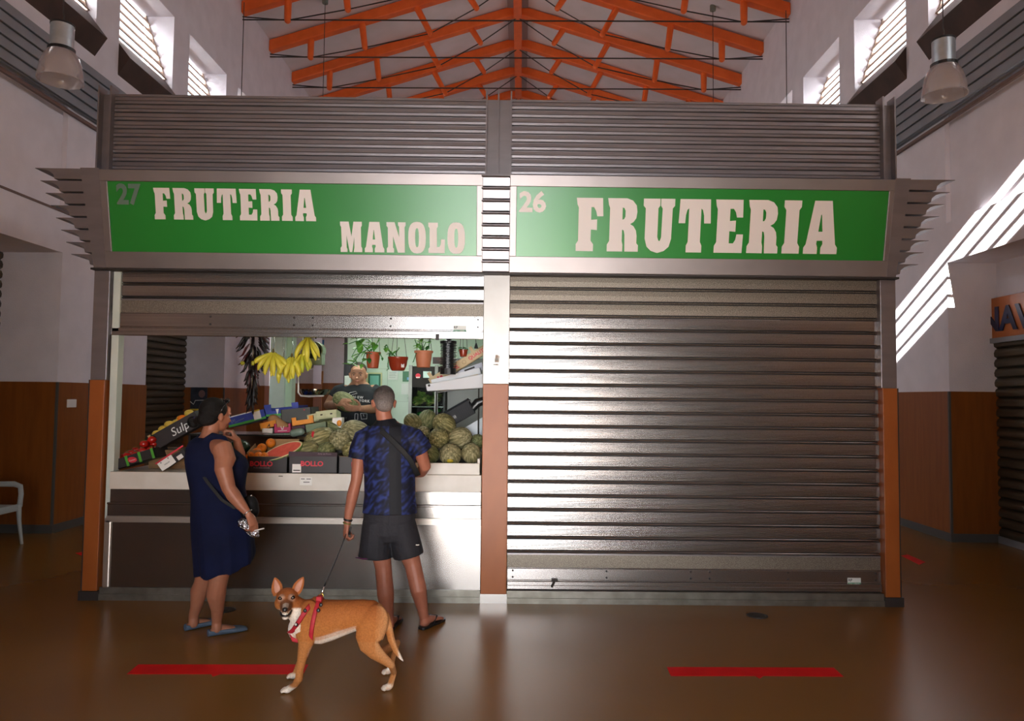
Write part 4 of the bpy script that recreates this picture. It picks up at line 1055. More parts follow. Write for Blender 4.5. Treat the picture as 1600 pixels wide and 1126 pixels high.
    for s_ in (-1, 1): m.tube([(c0.x+s_*.1, 1.5, 1.0), (c0.x+s_*.1, 1.5, .6), (c0.x+s_*.1, 1.52, .3)], [.1, .085, .07], 14)
    fuse('trousers', m, mat('dark_trousers', '1a1c22', rough=.85), r, .01, 2)
    MB().box(a_x := c0.x-.6, c0.x+.6, 1.1, 2.0, .0, .22).build('floor_platform', mat('platform_wood', '5a4a38', rough=.7), label='low wooden platform the shopkeeper stands on', cat='platform')
    return r
keeper = build_keeper()
# ================= dog
def Dq(cx, cy, dy=0): return P(400+cx/5.12, 880+cy/5.12, -1.75+dy)
def build_dog():
    c0 = Dq(650, 900); r = root('dog', (c0.x, -1.72, 0), 'tan short-haired dog with big upright ears and white paws on a lead', 'dog')
    b = MB()
    # trunk
    secs = [(360, 470, .07, .06), (400, 462, .105, .075), (450, 462, .122, .088), (520, 462, .124, .092), (600, 450, .113, .092), (690, 432, .1, .085), (780, 415, .088, .072), (850, 405, .082, .066), (920, 415, .085, .07), (985, 430, .07, .06), (1020, 440, .04, .035)]
    b.tube([Dq(x, y) for x, y, a_, b_ in secs], [(a_, b_) for x, y, a_, b_ in secs], 24, ref=(0, 0, 1), dome=True)
    # shoulders, breast and haunches
    b.ball(Dq(425, 455, -.045), (.075, .05, .115), 16, 10); b.ball(Dq(425, 455, .045), (.075, .05, .115), 16, 10)
    b.ball(Dq(335, 520, 0), (.055, .055, .07), 16, 10); b.ball(Dq(480, 330, 0), (.08, .04, .035), 14, 8)
    for s in (-1, 1): b.ball(Dq(935, 490, s*.042), (.085, .045, .115), 16, 10, M=Matrix.Rotation(.35, 3, 'Y'))
    # neck and head (turned to the camera)
    b.tube([Dq(440, 410), Dq(385, 400), Dq(330, 370, -.01), Dq(280, 325, -.005)], [(.105, .07), (.085, .062), (.068, .058), (.058, .055)], 18, ref=(0, 0, 1), dome=True)
    hc = Dq(249, 278, -.03); M_ = fr((.22, -1, .1))
    def B(p, q, R=None): b.ball(hc+M_ @ Vector(p), q, 16, 10, M=(M_ @ R) if R else M_)
    B((0, -.01, .005), (.062, .06, .052)); 
    for s in (-1, 1): B((s*.032, .005, -.024), (.036, .042, .038)); B((s*.024, .04, .016), (.02, .018, .012)); B((s*.016, .085, -.045), (.015, .03, .015))
    b.tube([hc+M_ @ Vector(q) for q in ((0, .02, -.02), (0, .06, -.03), (0, .1, -.038), (0, .13, -.042))], [(.042, .04), (.03, .032), (.023, .026), (.018, .02)], 16, ref=M_ @ Vector((0, 0, 1)), dome=True)
    b.tube([hc+M_ @ Vector(q) for q in ((0, .02, -.055), (0, .06, -.08), (0, .1, -.09))], [(.016, .03), (.012, .024), (.009, .018)], 14, ref=M_ @ Vector((0, 0, 1)), dome=True)
    # legs
    def leg(pts, rs): b.tube(pts, rs, 14, ref=(1, 0, 0), dome=True)
    gx = lambda px, py, z: Vector((G(px, py)[0], G(px, py)[1], z))
    pn = gx(449, 1082, .018); pf = gx(458, 1060, .018); hn = gx(606, 1078, .018); hf = gx(606, 1053, .018)
    def paw(p, d, k=1):
        d = Vector(d).normalized(); s = d.cross(Vector((0, 0, 1)))
        b.ball(p, (.026*k, .026*k, .018*k), 12, 8)
        for i in (-1.5, -.5, .5, 1.5):
            q = p+s*i*.0115+d*(.026-abs(i)*.004); b.tube([p+s*i*.008, q+Vector((0, 0, .001)), q+d*.008-Vector((0, 0, .006))], [.011, .0105, .008], 8, dome=True)
    el = Dq(400, 640, -.06); ca = Dq(343, 925, -.05)
    leg([Dq(400, 520, -.055), el, Dq(372, 740, -.055), Dq(352, 850, -.05), ca, ca*.5+pn*.5+Vector((.008, 0, -.004)), pn+Vector((.01, 0, .006))], [(.068, .045), (.043, .033), (.029, .024), (.021, .019), (.0225, .021), .018, .019]); paw(pn, (-1, -.15, 0))
    cf = pf+Vector((.045, .0, .095))
    leg([Dq(400, 520, .055), Dq(398, 640, .06), Dq(385, 740, .06), cf+Vector((.01, 0, .06)), cf, pf+Vector((.012, 0, .008))], [(.06, .045), (.04, .032), (.027, .023), .02, .021, .018]); paw(pf, (-1, -.1, 0))
    st = Dq(905, 655, -.062); hk = Dq(1083, 812, -.05)
    leg([Dq(925, 520, -.045), Dq(905, 600, -.055), st, Dq(960, 715, -.06), Dq(1035, 775, -.055), hk, Vector((hk.x, hn.y, hk.z*.5+.01)), hn+Vector((.012, .0, .008))], [(.085, .045), (.078, .04), (.056, .036), (.042, .03), (.028, .022), (.0215, .02), .017, .019]); paw(hn, (-.8, -.5, 0))
    hk2 = hf+Vector((.055, .0, .17))
    leg([Dq(925, 520, .045), Dq(915, 610, .055), Dq(930, 670, .07), Dq(990, 720, .09), hk2, hf+Vector((.03, 0, .08)), hf+Vector((.012, 0, .008))], [(.08, .045), (.065, .04), (.045, .032), .03, .02, .017, .019]); paw(hf, (-.8, -.4, 0))
    # tail
    tp = [Dq(990, 385), Dq(1035, 425), Dq(1062, 510, -.01), Dq(1080, 600, -.015), Dq(1115, 690, -.02), Dq(1150, 745, -.02), Dq(1177, 780, -.02)]
    b.tube(tp, [.032, .026, .023, .021, .017, .011, .004], 12, dome=True)
    tan = lin('a86a36'); dk = lin('864a22'); wh = lin('e6ddd0'); pale = lin('c8986a'); muz = lin('6a4c38')
    mix = lambda a_, b_, t: tuple(a_[i]*(1-t)+b_[i]*t for i in range(3))+(1,)
    sm = lambda v, lo, hi: max(0, min(1, (v-lo)/(hi-lo)))
    zb = Dq(600, 590).z; zt = Dq(600, 300).z; MT = M_.transposed()
    chx = Dq(305, 500).x
    def col(p, n):
        w = noise.noise(p*9)*.04
        c = mix(tan, dk, sm(p.z+w, zt-.12, zt+.02)*.75+.2*max(0, n.z))
        q = MT @ (p-hc)
        if q.length < .17 and p.x < Dq(335, 0).x+.0 or (q.y > .02 and q.length < .2 and abs(q.x) < .08):
            t = sm(q.y, .03, .1); c = mix(c, muz, t*.8)
            e = min((q-Vector((s*.033, .05, .012))).length for s in (-1, 1)); c = mix(c, wh, .22*(1-sm(e, .016, .028)))
            if abs(q.x) < .016 and q.y > .09 and q.z > -.03: c = mix(c, wh, .4)
            if q.z < -.05 and q.y > .02: c = mix(c, wh, .75*sm(q.y, .02, .05))
            if q.z < -.045 and q.y < .06 and q.x < .03: c = mix(c, wh, sm(-q.z, .045, .06)*.9)
            return c
        # white throat and breast
        thr = sm(-n.x*.7-n.y*.25-n.z*.3+w*3, .25, .6)
        if p.x < Dq(352, 0).x and p.z > .28 and p.z < hc.z-.03: c = mix(c, wh, thr)
        # belly
        if p.x > Dq(445, 0).x and p.x < Dq(860, 0).x: c = mix(c, wh, sm(-n.z+w*4, .35, .75)*sm(zb+.11-p.z, 0, .05))
        # paws
        c = mix(c, wh, 1-sm(p.z+w*.5, .035, .055))
        # pale backs of thighs and tail underside
        if p.x > Dq(985, 0).x:
            c = mix(c, pale, sm(n.x+.2*n.y, -.2, .5)*.6)
            if p.x > Dq(1140, 0).x: c = mix(c, wh, sm(p.x, Dq(1150, 0).x, Dq(1172, 0).x))
        if p.z < .32: c = mix(c, pale, .12)
        return c
    fur = vcmat('dog_fur', rough=.8, nscale=120, namt=.18, bump=.35, spec=.2, stretch=(1, 1, 1))
    fuse('body', b, fur, r, .0045, 4, attr=col)
    inner = mat('ear_inner', 'b98a78', 'a87664', rough=.7, scale=30)
    earm = mat('ear_fur', 'a8642c', '98562a', rough=.8, scale=60)
    for s, tip, b0, b1 in ((-1, (150, 112), (140, 250), (205, 222)), (1, (380, 108), (290, 208), (342, 245))):
        T, L, R_ = Dq(tip[0], tip[1], -.01), Dq(b0[0], b0[1], -.02), Dq(b1[0], b1[1], -.02)
        mid = (L+R_)/2; ax = (T-mid); w = (R_-L)/2; m = MB(); rings = []; n_ = 14
        back = Vector((0, 1, 0))
        for t, k in ((-.12, 1.0), (0, 1.15), (.2, 1.3), (.4, 1.25), (.6, 1.02), (.8, .65), (.94, .28), (1, .05)):
            c = mid+ax*t; ring = []
            for q in range(n_):
                a_ = 2*pi*q/n_; ring.append(c+w*k*cos(a_)+back*(.034*k*sin(a_) if sin(a_) > 0 else .006*k*sin(a_)+.016*k*(-sin(a_))))
            rings.append(ring)
        m.loft(rings); e = m.build('ear', earm, r, smooth=True)
        m = MB(); rings = []
        for t, k in ((.05, .5), (.2, .72), (.4, .72), (.6, .55), (.78, .3), (.88, .08)):
            c = mid+ax*t+Vector((0, -.004, 0)); rings.append([c+w*k*cos(2*pi*q/n_)+back*(.004*sin(2*pi*q/n_)+.012*k) for q in range(n_)])
        m.loft(rings); m.build('inner_ear', inner, e, smooth=True)
    eyem = mat('dog_eye', '1c0f08', rough=.08, spec=.8)
    for s in (-1, 1):
        m = MB(); m.ball(hc+M_ @ Vector((s*.034, .05, .01)), (.0125, .01, .0105), 14, 8, M=M_); m.build('eye', eyem, r, smooth=True)
    m = MB(); m.ball(hc+M_ @ Vector((0, .146, -.036)), (.0165, .012, .0135), 14, 8, M=M_); m.build('nose', mat('dog_nose', '1c1716', rough=.35), r, smooth=True)
    m = MB(); m.tube([hc+M_ @ Vector(q) for q in ((-.03, .045, -.058), (-.024, .085, -.068), (-.012, .112, -.072), (0, .12, -.073), (.012, .112, -.072), (.024, .085, -.068), (.03, .045, -.058))], [.004, .007, .008, .008, .008, .007, .004], 8); m.build('lip', mat('dog_lip', '1a1210', rough=.5), r, smooth=True)
    m = MB(); m.tube([hc+M_ @ Vector(q) for q in ((-.02, .09, -.061), (-.01, .118, -.064), (0, .124, -.064), (.01, .118, -.064), (.02, .09, -.061))], [.003, .004, .004, .004, .003], 8); m.build('teeth', mat('teeth', 'e4dccc', rough=.4), r, smooth=True)
    m = MB(); m.ball(hc+M_ @ Vector((0, .085, -.063)), (.014, .03, .005), 12, 6, M=M_); m.build('tongue', mat('tongue', '8a3a40', rough=.5), r, smooth=True)
    # harness: girth strap and breast strap
    redh = mat('harness_red', 'b01a2c', '9c1424', rough=.65, scale=40); 
    H_ = root('dog_harness', Dq(510, 290), 'red dog harness with black sections and a metal ring worn by the tan dog', 'harness')
    m = MB(); cc = Dq(487, 455); up = (Dq(515, 285)-Dq(458, 632)); hl = up.length/2; un = up.normalized()
    m.tube([cc+un*cos(t)*(hl+.006)+Vector((0, 1, 0))*sin(t)*.104 for t in [2*pi*i/32 for i in range(32)]], [(.012, .0022)]*32, 8, ref=un.cross(Vector((0, 1, 0))), closed=True)
    m.build('girth_strap', redh, H_, smooth=True)
    pts = [Dq(505, 300, 0), Dq(455, 312, -.055), Dq(400, 375, -.096), Dq(365, 430, -.102), Dq(325, 490, -.092), Dq(295, 535, -.075), Dq(268, 555, -.04), Dq(262, 560, .0), Dq(285, 540, .05), Dq(340, 470, .078), Dq(400, 370, .072), Dq(450, 315, .05)]
    pts = pts[1:]
    m = MB(); m.tube(pts, [(.0022, .0125)]*len(pts), 8, ref=(0, -1, 0)); m.build('breast_strap', redh, H_, smooth=True)
    for x, y, dy in ((322, 490, -.1), (392, 378, -.1)):
        m = MB(); a_ = Dq(x, y, dy); m.ball(a_, (.011, .006, .011), 10, 6); s_ = m.build('buckle', blk, H_, smooth=True)
    a_ = Dq(318, 488, -.112); m = MB(); m.ball(a_, (.006, .003, .007), 8, 6); m.build('white_badge', mat('letter_white', 'efece8'), H_, smooth=True)
    m = MB(); m.tube([Dq(280, 560, -.04), Dq(300, 610, -.045), Dq(380, 630, -.03), Dq(445, 618, -.02)], [(.0022, .012)]*4, 8, ref=(0, -1, 0)); m.build('belly_strap', redh, H_, smooth=True)
    a_ = Dq(508, 282, -.02); m = MB(); m.box(a_.x-.016, a_.x+.016, a_.y-.02, a_.y+.03, a_.z-.02, a_.z+.016); m.build('back_patch', redh, H_, bevel=.006)
    for dz in (.0, -.05): 
        a_ = Dq(515-dz*-400, 335-dz*900, -.1); m = MB(); m.ball(a_+Vector((0, .01, 0)), (.011, .005, .011), 8, 6); m.build('black_section', blk, H_, smooth=True)
    m = MB(); c = Dq(522, 258, -.01); m.tube([c+Vector((cos(t)*.012, 0, sin(t)*.012)) for t in [2*pi*i/14 for i in range(14)]], .002, 6, closed=True); m.build('ring', mat('brass', 'b89a4a', rough=.3, metal=1), H_, smooth=True)
    # lead
    Lr = root('dog_lead', Dq(530, 245), 'black dog lead running from the dog harness up to the hand of the man', 'dog lead')
    a_ = Dq(545, 185, -.0); e_ = Mq(110, 652, -.02)
    m = MB(); m.tube([Dq(524, 248, -.01), Dq(532, 222, -.005), a_], [.003, .006, .004], 8); m.build('metal_clip', mat('chrome', 'd8d8da', rough=.15, metal=1), Lr, smooth=True)
    m = MB(); n_ = 14; m.tube([a_+(e_-a_)*(i/n_)+Vector((0, 0, -.012*sin(pi*i/n_))) for i in range(n_+1)], [(.003, .011)]*2+[(.0025, .0085)]*(n_-1), 8, ref=(0, -1, 0)); m.build('webbing', blk, Lr, smooth=True)
    m = MB(); m.tube([e_, e_+Vector((.01, 0, .06)), e_+Vector((.03, .01, .045)), e_+Vector((.02, 0, -.01))], [(.002, .007)]*4, 8, ref=(0, -1, 0)); m.build('hand_loop', blk, Lr, smooth=True)
    return r
dog = build_dog()
# ------------------------------------------------------------------ goods on the stall
def LM(o, ux, uz):
    ux = Vector(ux).normalized(); uz = Vector(uz); uz = (uz-ux*uz.dot(ux)).normalized(); uy = uz.cross(ux)
    R = Matrix((ux, uy, uz)).transposed(); o = Vector(o)
    return lambda x, y, z: o+R @ Vector((x, y, z))
def lbox(m, F, x0, x1, y0, y1, z0, z1):
    p = [F(x, y, z) for x in (x0, x1) for y in (y0, y1) for z in (z0, z1)]
    m.add(p, [(0, 1, 3, 2), (4, 6, 7, 5), (0, 4, 5, 1), (2, 3, 7, 6), (0, 2, 6, 4), (1, 5, 7, 3)])
def tray(r, F, w, d, h, mt, t=.006, notch=0, name='tray_body', hb=None):
    m = MB(); hb = hb or h
    lbox(m, F, 0, w, 0, d, 0, t); lbox(m, F, 0, t, 0, d, 0, h); lbox(m, F, w-t, w, 0, d, 0, h); lbox(m, F, 0, w, d-t, d, 0, hb)
    if notch:
        lbox(m, F, 0, w, 0, t, 0, h*.62); lbox(m, F, 0, w*notch, 0, t, h*.62, h); lbox(m, F, w*(1-notch), w, 0, t, h*.62, h)
    else: lbox(m, F, 0, w, 0, t, 0, h)
    return m.build(name, mt, r)
card = mat('cardboard', 'a88258', '98744c', rough=.8, scale=8)
cardin = mat('cardboard_inside', '7a4a20', '6a3e1a', rough=.8, scale=8)
bolb = mat('black_card', '1c1616', '241c1c', rough=.5, scale=10)
redt = mat('red_print', 'c8283a', rough=.5)
def melon(c, rad, L, axis, label, tone=0, group='netted green melons piled on the counter', cat='melon', spot=None, st=True):
    c = Vector(c); ax = Vector(axis).normalized(); a, b_ = frame(ax, (0, 0, 1)); M = Matrix((a, b_, ax)).transposed()
    cols = [('7c7848', 'aaa072', '5c5832'), ('88835c', 'b4aa84', '666240'), ('6c7246', '929268', '50562f')][tone]
    nm = 'melon_rind_%s' % ('a', 'b', 'c')[tone]
    if nm not in MATS:
        m_ = mat(nm, cols[2], cols[1], rough=.6, scale=16, detail=9, bump=.6, bscale=30, c3=cols[0], lo=.36, hi=.64)
        mp = [n for n in m_.node_tree.nodes if n.type == 'MAPPING'][0]; mp.inputs['Scale'].default_value = (4, 4, .5)
    m = MB(); n = 28; rings = []
    for k in range(15):
        th = -pi/2+pi*k/14; th = max(min(th, pi/2-.06), -pi/2+.06)
        rr = rad*cos(th)**.92; z = L*sin(th)
        rings.append([Vector((rr*(1+.012*sin(10*2*pi*t/n))*cos(2*pi*t/n), rr*(1+.012*sin(10*2*pi*t/n))*sin(2*pi*t/n), z)) for t in range(n)])
    m.loft(rings)
    me_v = m.v
    o = root('melon', c, label, cat, group)
    o.rotation_mode = 'QUATERNION'; o.rotation_quaternion = M.to_quaternion()
    mm = MB(); mm.v = m.v; mm.f = m.f; mm.mi = m.mi
    me = bpy.data.meshes.new('rind'); me.from_pydata([tuple(v) for v in m.v], [], m.f); me.materials.append(MATS[nm]); me.polygons.foreach_set('use_smooth', [True]*len(me.polygons))
    q = bpy.data.objects.new('rind', me); COL.objects.link(q); q.parent = o
    if st:
        for z in (-L, L):
            k = MB(); k.ball((0, 0, z*.985), (.006, .006, .004), 8, 5)
            me = bpy.data.meshes.new('stem_scar'); me.from_pydata([tuple(v) for v in k.v], [], k.f); me.materials.append(mat('scar', 'cfc08c', rough=.7)); q = bpy.data.objects.new('stem_scar', me); COL.objects.link(q); q.parent = o
    return o
PXM = lambda Y: FOC/(Y+6)
# pile: (px, py, Y, radius px, length factor, axis, tone, label)
pile = [
 (480, 703, .28, 15, 1.25, (.9, .3, .3), 0, 'small green melon in the carton left of the middle carton melons'),
 (510, 704, .27, 13.5, 1.2, (.2, 1, .2), 2, 'dark melon low in the middle black carton'),
 (548, 703, .26, 13.5, 1.2, (.3, -1, .3), 0, 'melon in the third black carton beside the elbow of the man'),
 (499, 684, .42, 17, 1.5, (.85, .35, .35), 0, 'long striped melon with a red sticker leaning on the pile'),
 (531, 687, .36, 16.5, 1.15, (0, -1, .15), 1, 'round melon facing out, its stripes meeting at the navel'),
 (556, 675, .5, 20, 1.3, (.8, .5, -.3), 1, 'pale melon left of the man at the top of the pile'),
 (522, 669, .6, 13, 1.8, (.9, .2, -.35), 2, 'long green melon at the back below the shopkeeper'),
 (645, 660, .55, 13.5, 1.2, (-.5, .5, .5), 0, 'melon at the upper left of the right pile beside the head of the man'),
 (667, 656, .62, 14.5, 1.2, (.3, .6, .8), 2, 'greener melon at the top middle of the right pile'),
 (694, 663, .52, 17, 1.15, (-.7, -.5, .5), 0, 'melon at the top right of the right pile with two white specks'),
 (661, 676, .48, 11, 1.2, (.2, 1, 0), 1, 'partly hidden melon in the middle left of the right pile'),
 (686, 684, .36, 16, 1.1, (0, -1, 0), 0, 'melon in the centre of the right pile facing outwards'),
 (719, 684, .4, 17, 1.15, (.8, -.5, .35), 1, 'yellow tinged melon right of the centre in the right pile'),
 (746, 690, .46, 12, 1.1, (.2, 1, .3), 2, 'shaded melon at the far right edge of the right pile'),
 (671, 709, .26, 15, 1.15, (-.4, -.7, .5), 2, 'melon behind the elbow of the man low in the right pile'),
 (704, 710, .24, 17.5, 1.05, (-.1, -.8, .5), 1, 'front melon with a bright yellow patch in the right pile'),
 (736, 708, .25, 15.5, 1.05, (0, -.6, .7), 1, 'front right grey-green melon in the right pile'),
 (628, 700, .3, 15, 1.1, (0, -.8, .5), 0, 'melon hidden behind the back of the man'),
]
for i, (px, py, Y, rp, lf, ax, tn, lb) in enumerate(pile):
    if i == len(pile)-1: continue
    R_ = rp/PXM(Y)*.99
    if (i in (0, 3, 5, 6)):
        R_ *= .93
    melon(P(px, py, Y), R_, R_*lf, ax, lb, tn)
kc = Kq(395, 690, -.32); melon(kc, .088, .125, (-.75, -.2, .5), 'green melon held in both hands by the shopkeeper', 2, group='netted green melons piled on the counter')
# yellow patch and stickers
m = MB(); c = P(704, 719, .16); m.ball(P(704, 717, .235), (.05, .092, .04), 14, 8); 
o = m.build('yellow_patch', mat('melon_yellow', 'b8a020', 'a89420', rough=.6, scale=20), smooth=True)
for q in bpy.data.objects:
    if q.get('label') == 'front melon with a bright yellow patch in the right pile': pm_ = q
bpy.context.view_layer.update(); o.parent = pm_; o.matrix_parent_inverse = pm_.matrix_world.inverted()
m = MB(); c = P(488, 680, .33); plate(m, c, (.25, -.2, 1), (.9, -.5, 0), .07, .026, .002)
for q in bpy.data.objects:
    if q.get('label') == 'long striped melon with a red sticker leaning on the pile': pm_ = q
o = m.build('red_sticker', redt); bpy.context.view_layer.update(); o.parent = pm_; o.matrix_parent_inverse = pm_.matrix_world.inverted()
# tilted support bed under the melons, boxes hidden behind
sup = root('melon_stand', (-.9, .6, 1.035), 'dark sloping stand under the piled melons', 'stand')
m = MB(); m.hexa([(-2.1, .5, 1.036), (-.27, .5, 1.036), (-.27, .86, 1.036), (-2.1, .86, 1.036), (-2.1, .5, 1.12), (-.27, .5, 1.12), (-.27, .86, 1.27), (-2.1, .86, 1.27)]); m.build('sloping_board', mat('dark_board', '2c2620', rough=.7), sup)
# BOLLO cartons
def carton(px0, px1, py0, label, flap, tcol=redt, side=''):
    a, b_ = P(px0, 738, KY+.02), P(px1, 738, KY+.02); w = b_.x-a.x; h = P(px0, py0, KY+.02).z-1.037
    r = root('fruit_carton', ((a.x+b_.x)/2, KY+.2, 1.037), label, 'carton', 'black melon cartons on the counter')
    F = LM((a.x, KY+.02, 1.037), (1, 0, 0), (0, 0, 1))
    m = MB(); t = .006
    lbox(m, F, 0, w, 0, t, 0, h); lbox(m, F, 0, t, 0, .3, 0, h*1.05); lbox(m, F, w-t, w, 0, .3, 0, h*1.05); lbox(m, F, 0, w, .3, .306, 0, h*1.1); lbox(m, F, 0, w, 0, .3, 0, .004)
    m.build('carton_body', bolb, r)
    m = MB(); lbox(m, F, t, w-t, t, t+.002, .01, h*1.02); lbox(m, F, -.0, w, t*.2, t*1.4, h, h+.003); m.build('carton_edge', card, r)
    if flap == 'torn':
        m = MB(); lbox(m, F, .0, .09, .05, .055, h, h+.05); lbox(m, F, w*.2, w*1.02, .3, .308, h, h+.13); m.hexa([F(0, .02, h), F(.006, .02, h), F(.006, .28, h), F(0, .28, h), F(-.01, .0, h+.03), F(-.004, .0, h+.03), F(-.03, .28, h+.09), F(-.036, .28, h+.09)])
        m.build('torn_flap', card, r)
    if flap == 'fold':
        m = MB(); m.hexa([F(0, -.012, h-.012), F(w, -.012, h-.012), F(w, -.006, h-.012), F(0, -.006, h-.012), F(0, -.002, h+.026), F(w*.99, -.002, h+.02), F(w*.99, .004, h+.02), F(0, .004, h+.026)])
        fl_ = m.build('folded_flap', mat('plum_card', '3c2830', rough=.5), r)
        put_text('Arte en Fruta', mat('faint_print', '8a7478', rough=.6), fl_, F(w*.6, -.014, h+.003), (1, 0, 0), (0, 0, 1), .02, depth=.001)
        m = MB(); lbox(m, F, w*.08, w*.26, -.002, 0, .006, .075); s_ = m.build('white_label', mat('paper_white', 'e4e2dc'), r)
        m = MB(); lbox(m, F, w*.1, w*.24, -.003, -.002, .02, .028); m.build('print_line', kmetd, s_)
    return r, F, w, h
r, F, w, h = carton(386, 449, 713, 'left black carton holding oranges and a cut watermelon', 'torn')
put_text('BOLLO', redt, r, F(w*.07, -.001, h*.42), (1, 0, 0), (0, 0, 1), .056, bold=.035, depth=.002, width=w*.56)
put_text('fruta seleccionada', mat('faint_print', '8a7478'), r, F(w*.16, -.001, h*.28), (1, 0, 0), (0, 0, 1), .016, depth=.001, width=w*.4)
r, F, w, h = carton(450.5, 527, 710, 'middle black carton with a white label and a folded flap', 'fold')
put_text('BOLLO', redt, r, F(w*.25, -.001, h*.4), (1, 0, 0), (0, 0, 1), .056, bold=.035, depth=.002, width=w*.46)
r, F, w, h = carton(528.5, 604, 713, 'right black carton partly hidden by the arm of the man', '')
put_text('BOLLO', redt, r, F(w*.27, -.001, h*.4), (1, 0, 0), (0, 0, 1), .056, bold=.035, depth=.002, width=w*.46)
# oranges
orm = mat('orange_peel', 'e8841c', 'd87414', rough=.45, scale=30, bump=.25, bscale=150)
ofirst = None
for px, py, Y, lb in ((401, 707, .25, 'orange second from the left in the left carton'), (392, 713, .2, 'orange at the front left corner of the left carton'), (404, 713, .19, 'orange at the front of the left carton below its neighbour'),
                      (423, 692, .38, 'orange peeking out above the watermelon slice'), (468, 697, .3, 'upper orange right of the watermelon slice'), (464, 704, .26, 'lower orange right of the watermelon slice'), (409, 700, .3, 'yellowish orange behind the left end of the watermelon slice'), (413, 714, .2, 'orange under the watermelon slice')):
    c = P(px, py, Y)
    if ofirst is None:
        ofirst = root('orange', c, lb, 'orange', 'oranges in the left carton')
        m = MB(); m.ball(c, .041, 18, 12); m.build('peel', orm, ofirst, smooth=True); m = MB(); m.ball(c+Vector((.01, -.036, .017)), (.004, .003, .004), 6, 4); m.build('stem_end', mat('stem_green', '5a6a2a', rough=.7), ofirst)
    else: dup(ofirst, c, lb)
# watermelon slice: a quarter wedge
c = P(441, 704, .2)
r = root('watermelon_slice', c, 'large cut watermelon slice with red flesh lying on the oranges', 'watermelon', None)
ux = Vector((.93, .1, .36)).normalized(); n0 = Vector((-.25, -.62, .7)); n0 = (n0-ux*n0.dot(ux)).normalized(); v0 = n0.cross(ux)   # face plane spanned by ux, v0
def wm(scl, m, a0, a1, dep):
    rings = []
    N = 22
    for i in range(N+1):
        t = -pi/2+pi*i/N; L = .175*scl*sin(t); rr = .085*scl*cos(t)
        ring = [c+ux*L]
        for k in range(9):
            a_ = a0+(a1-a0)*k/8; ring.append(c+ux*L+(v0*cos(a_)*1.0-n0*sin(a_))*max(rr, .001))
        rings.append(ring)
    m.loft(rings)
sgn = -1 if v0.z > 0 else 1
v0 = v0*sgn   # downwards
m = MB(); wm(1.0, m, -.0, pi*.98, 0); m.build('rind', mat('watermelon_rind', '2f5a24', '7c9c4c', rough=.35, scale=6, stretch=(1, 5, 5)), r, smooth=True, auto=40)
m = MB(); n_ = 36
ring = lambda k, off: [c+n0*off+ux*.175*k*cos(2*pi*t/n_)+v0*.085*k*sin(2*pi*t/n_) for t in range(n_)]
m.loft([ring(.985, -.002), ring(.985, .0015)]); m.build('white_rim', mat('watermelon_white', 'dcd8a8', rough=.4), r)
m = MB(); ring2 = lambda k, off: [c+n0*off+ux*(.175-.014)*k*cos(2*pi*t/n_)+v0*(.085-.013)*k*sin(2*pi*t/n_) for t in range(n_)]
m.loft([ring2(1, 0), ring2(.99, .003)]); m.build('red_flesh', mat('watermelon_flesh', 'dc6656', 'd05a4a', rough=.35, scale=25), r, smooth=True, auto=40)
# whole dark watermelon behind the woman
melon(P(372, 701, .32), .078, .1, (.8, .4, .2), 'whole dark green watermelon between the woman and the left carton', 2, group='whole watermelons', cat='watermelon', st=False)
wmm = mat('dark_watermelon', '1e3a2a', '2c4a38', rough=.25, scale=6)
for q in bpy.data.objects:
    if q.get('label', '').startswith('whole dark green'):
        q.name = 'watermelon'
        for ch in q.children: ch.data = ch.data.copy(); ch.data.materials[0] = wmm
# ---- rear shelf with boxes
a, b_ = P(362, 678, .72), P(482, 678, .72)
sh = root('display_shelf', ((a.x+b_.x)/2, .9, 1.035), 'dark display shelf raised behind the cartons', 'shelf')
zs = a.z
m = MB(); m.box(a.x-.4, b_.x+.05, .7, 1.25, zs-.015, zs); m.build('shelf_board', mat('smoked_glass', '3c3a36', rough=.15, spec=.7), sh)
m = MB(); m.box(a.x-.4, b_.x+.05, 1.2, 1.25, 1.037, zs-.015); m.build('back_panel', mat('brown_board', '5a3418', rough=.6), sh)
for x in (a.x-.39, b_.x+.03):
    m = MB(); m.box(x, x+.02, .72, 1.2, 1.037, zs-.015); m.build('side_panel', kmetd, sh)
bluem = mat('blue_card', '2c40a0', '24368c', rough=.5, scale=8); gstrip = mat('green_print', '3c9a3c', rough=.5)
def fruitbox(px, py, Y, ang, w, d, h, mt, label, notch=.25, grp='fruit boxes on the rear shelf', yaw=0, strip=None, name='fruit_box', t=.006, tz=0):
    o = P(px, py, Y); ux = Vector((cos(radians(ang))*cos(radians(yaw)), cos(radians(ang))*sin(radians(yaw)), sin(radians(ang))))
    r = root(name, o, label, 'box', grp); F = LM(o, ux, (0, -sin(radians(tz)), cos(radians(tz))))
    tray(r, F, w, d, h, mt, t, notch)
    if strip:
        m = MB(); lbox(m, F, 0, w, -.0015, 0, 0, h*.24); m.build('colour_strip', strip, r)
    return r, F
r, F = fruitbox(358, 668, .62, 15, .34, .3, .085, bluem, 'blue and green fruit tray tilted up right behind the head of the woman', 0, strip=gstrip)
m = MB(); lbox(m, F, .235, .3, -.003, -.0015, .01, .095); m.build('white_label', mat('paper_white', 'e4e2dc'), r)
m = MB(); lbox(m, F, .235, .3, -.0035, -.003, .082, .095); m.build('yellow_strip', mat('yellow_print', 'c8b030', rough=.5), r)
m = MB(); m.tube([F(.05+.018*cos(t*.7), -.002, .045+.016*sin(t*1.3)) for t in range(9)]+[F(.15, -.002, .05)], .003, 5); m.build('vine_print', mat('print_grey_blue', '6a7898', rough=.6), r)
m = MB(); lbox(m, F, 0, .26, .01, .02, .085, .095); m.build('white_rim', mat('paper_white', 'e4e2dc'), r)
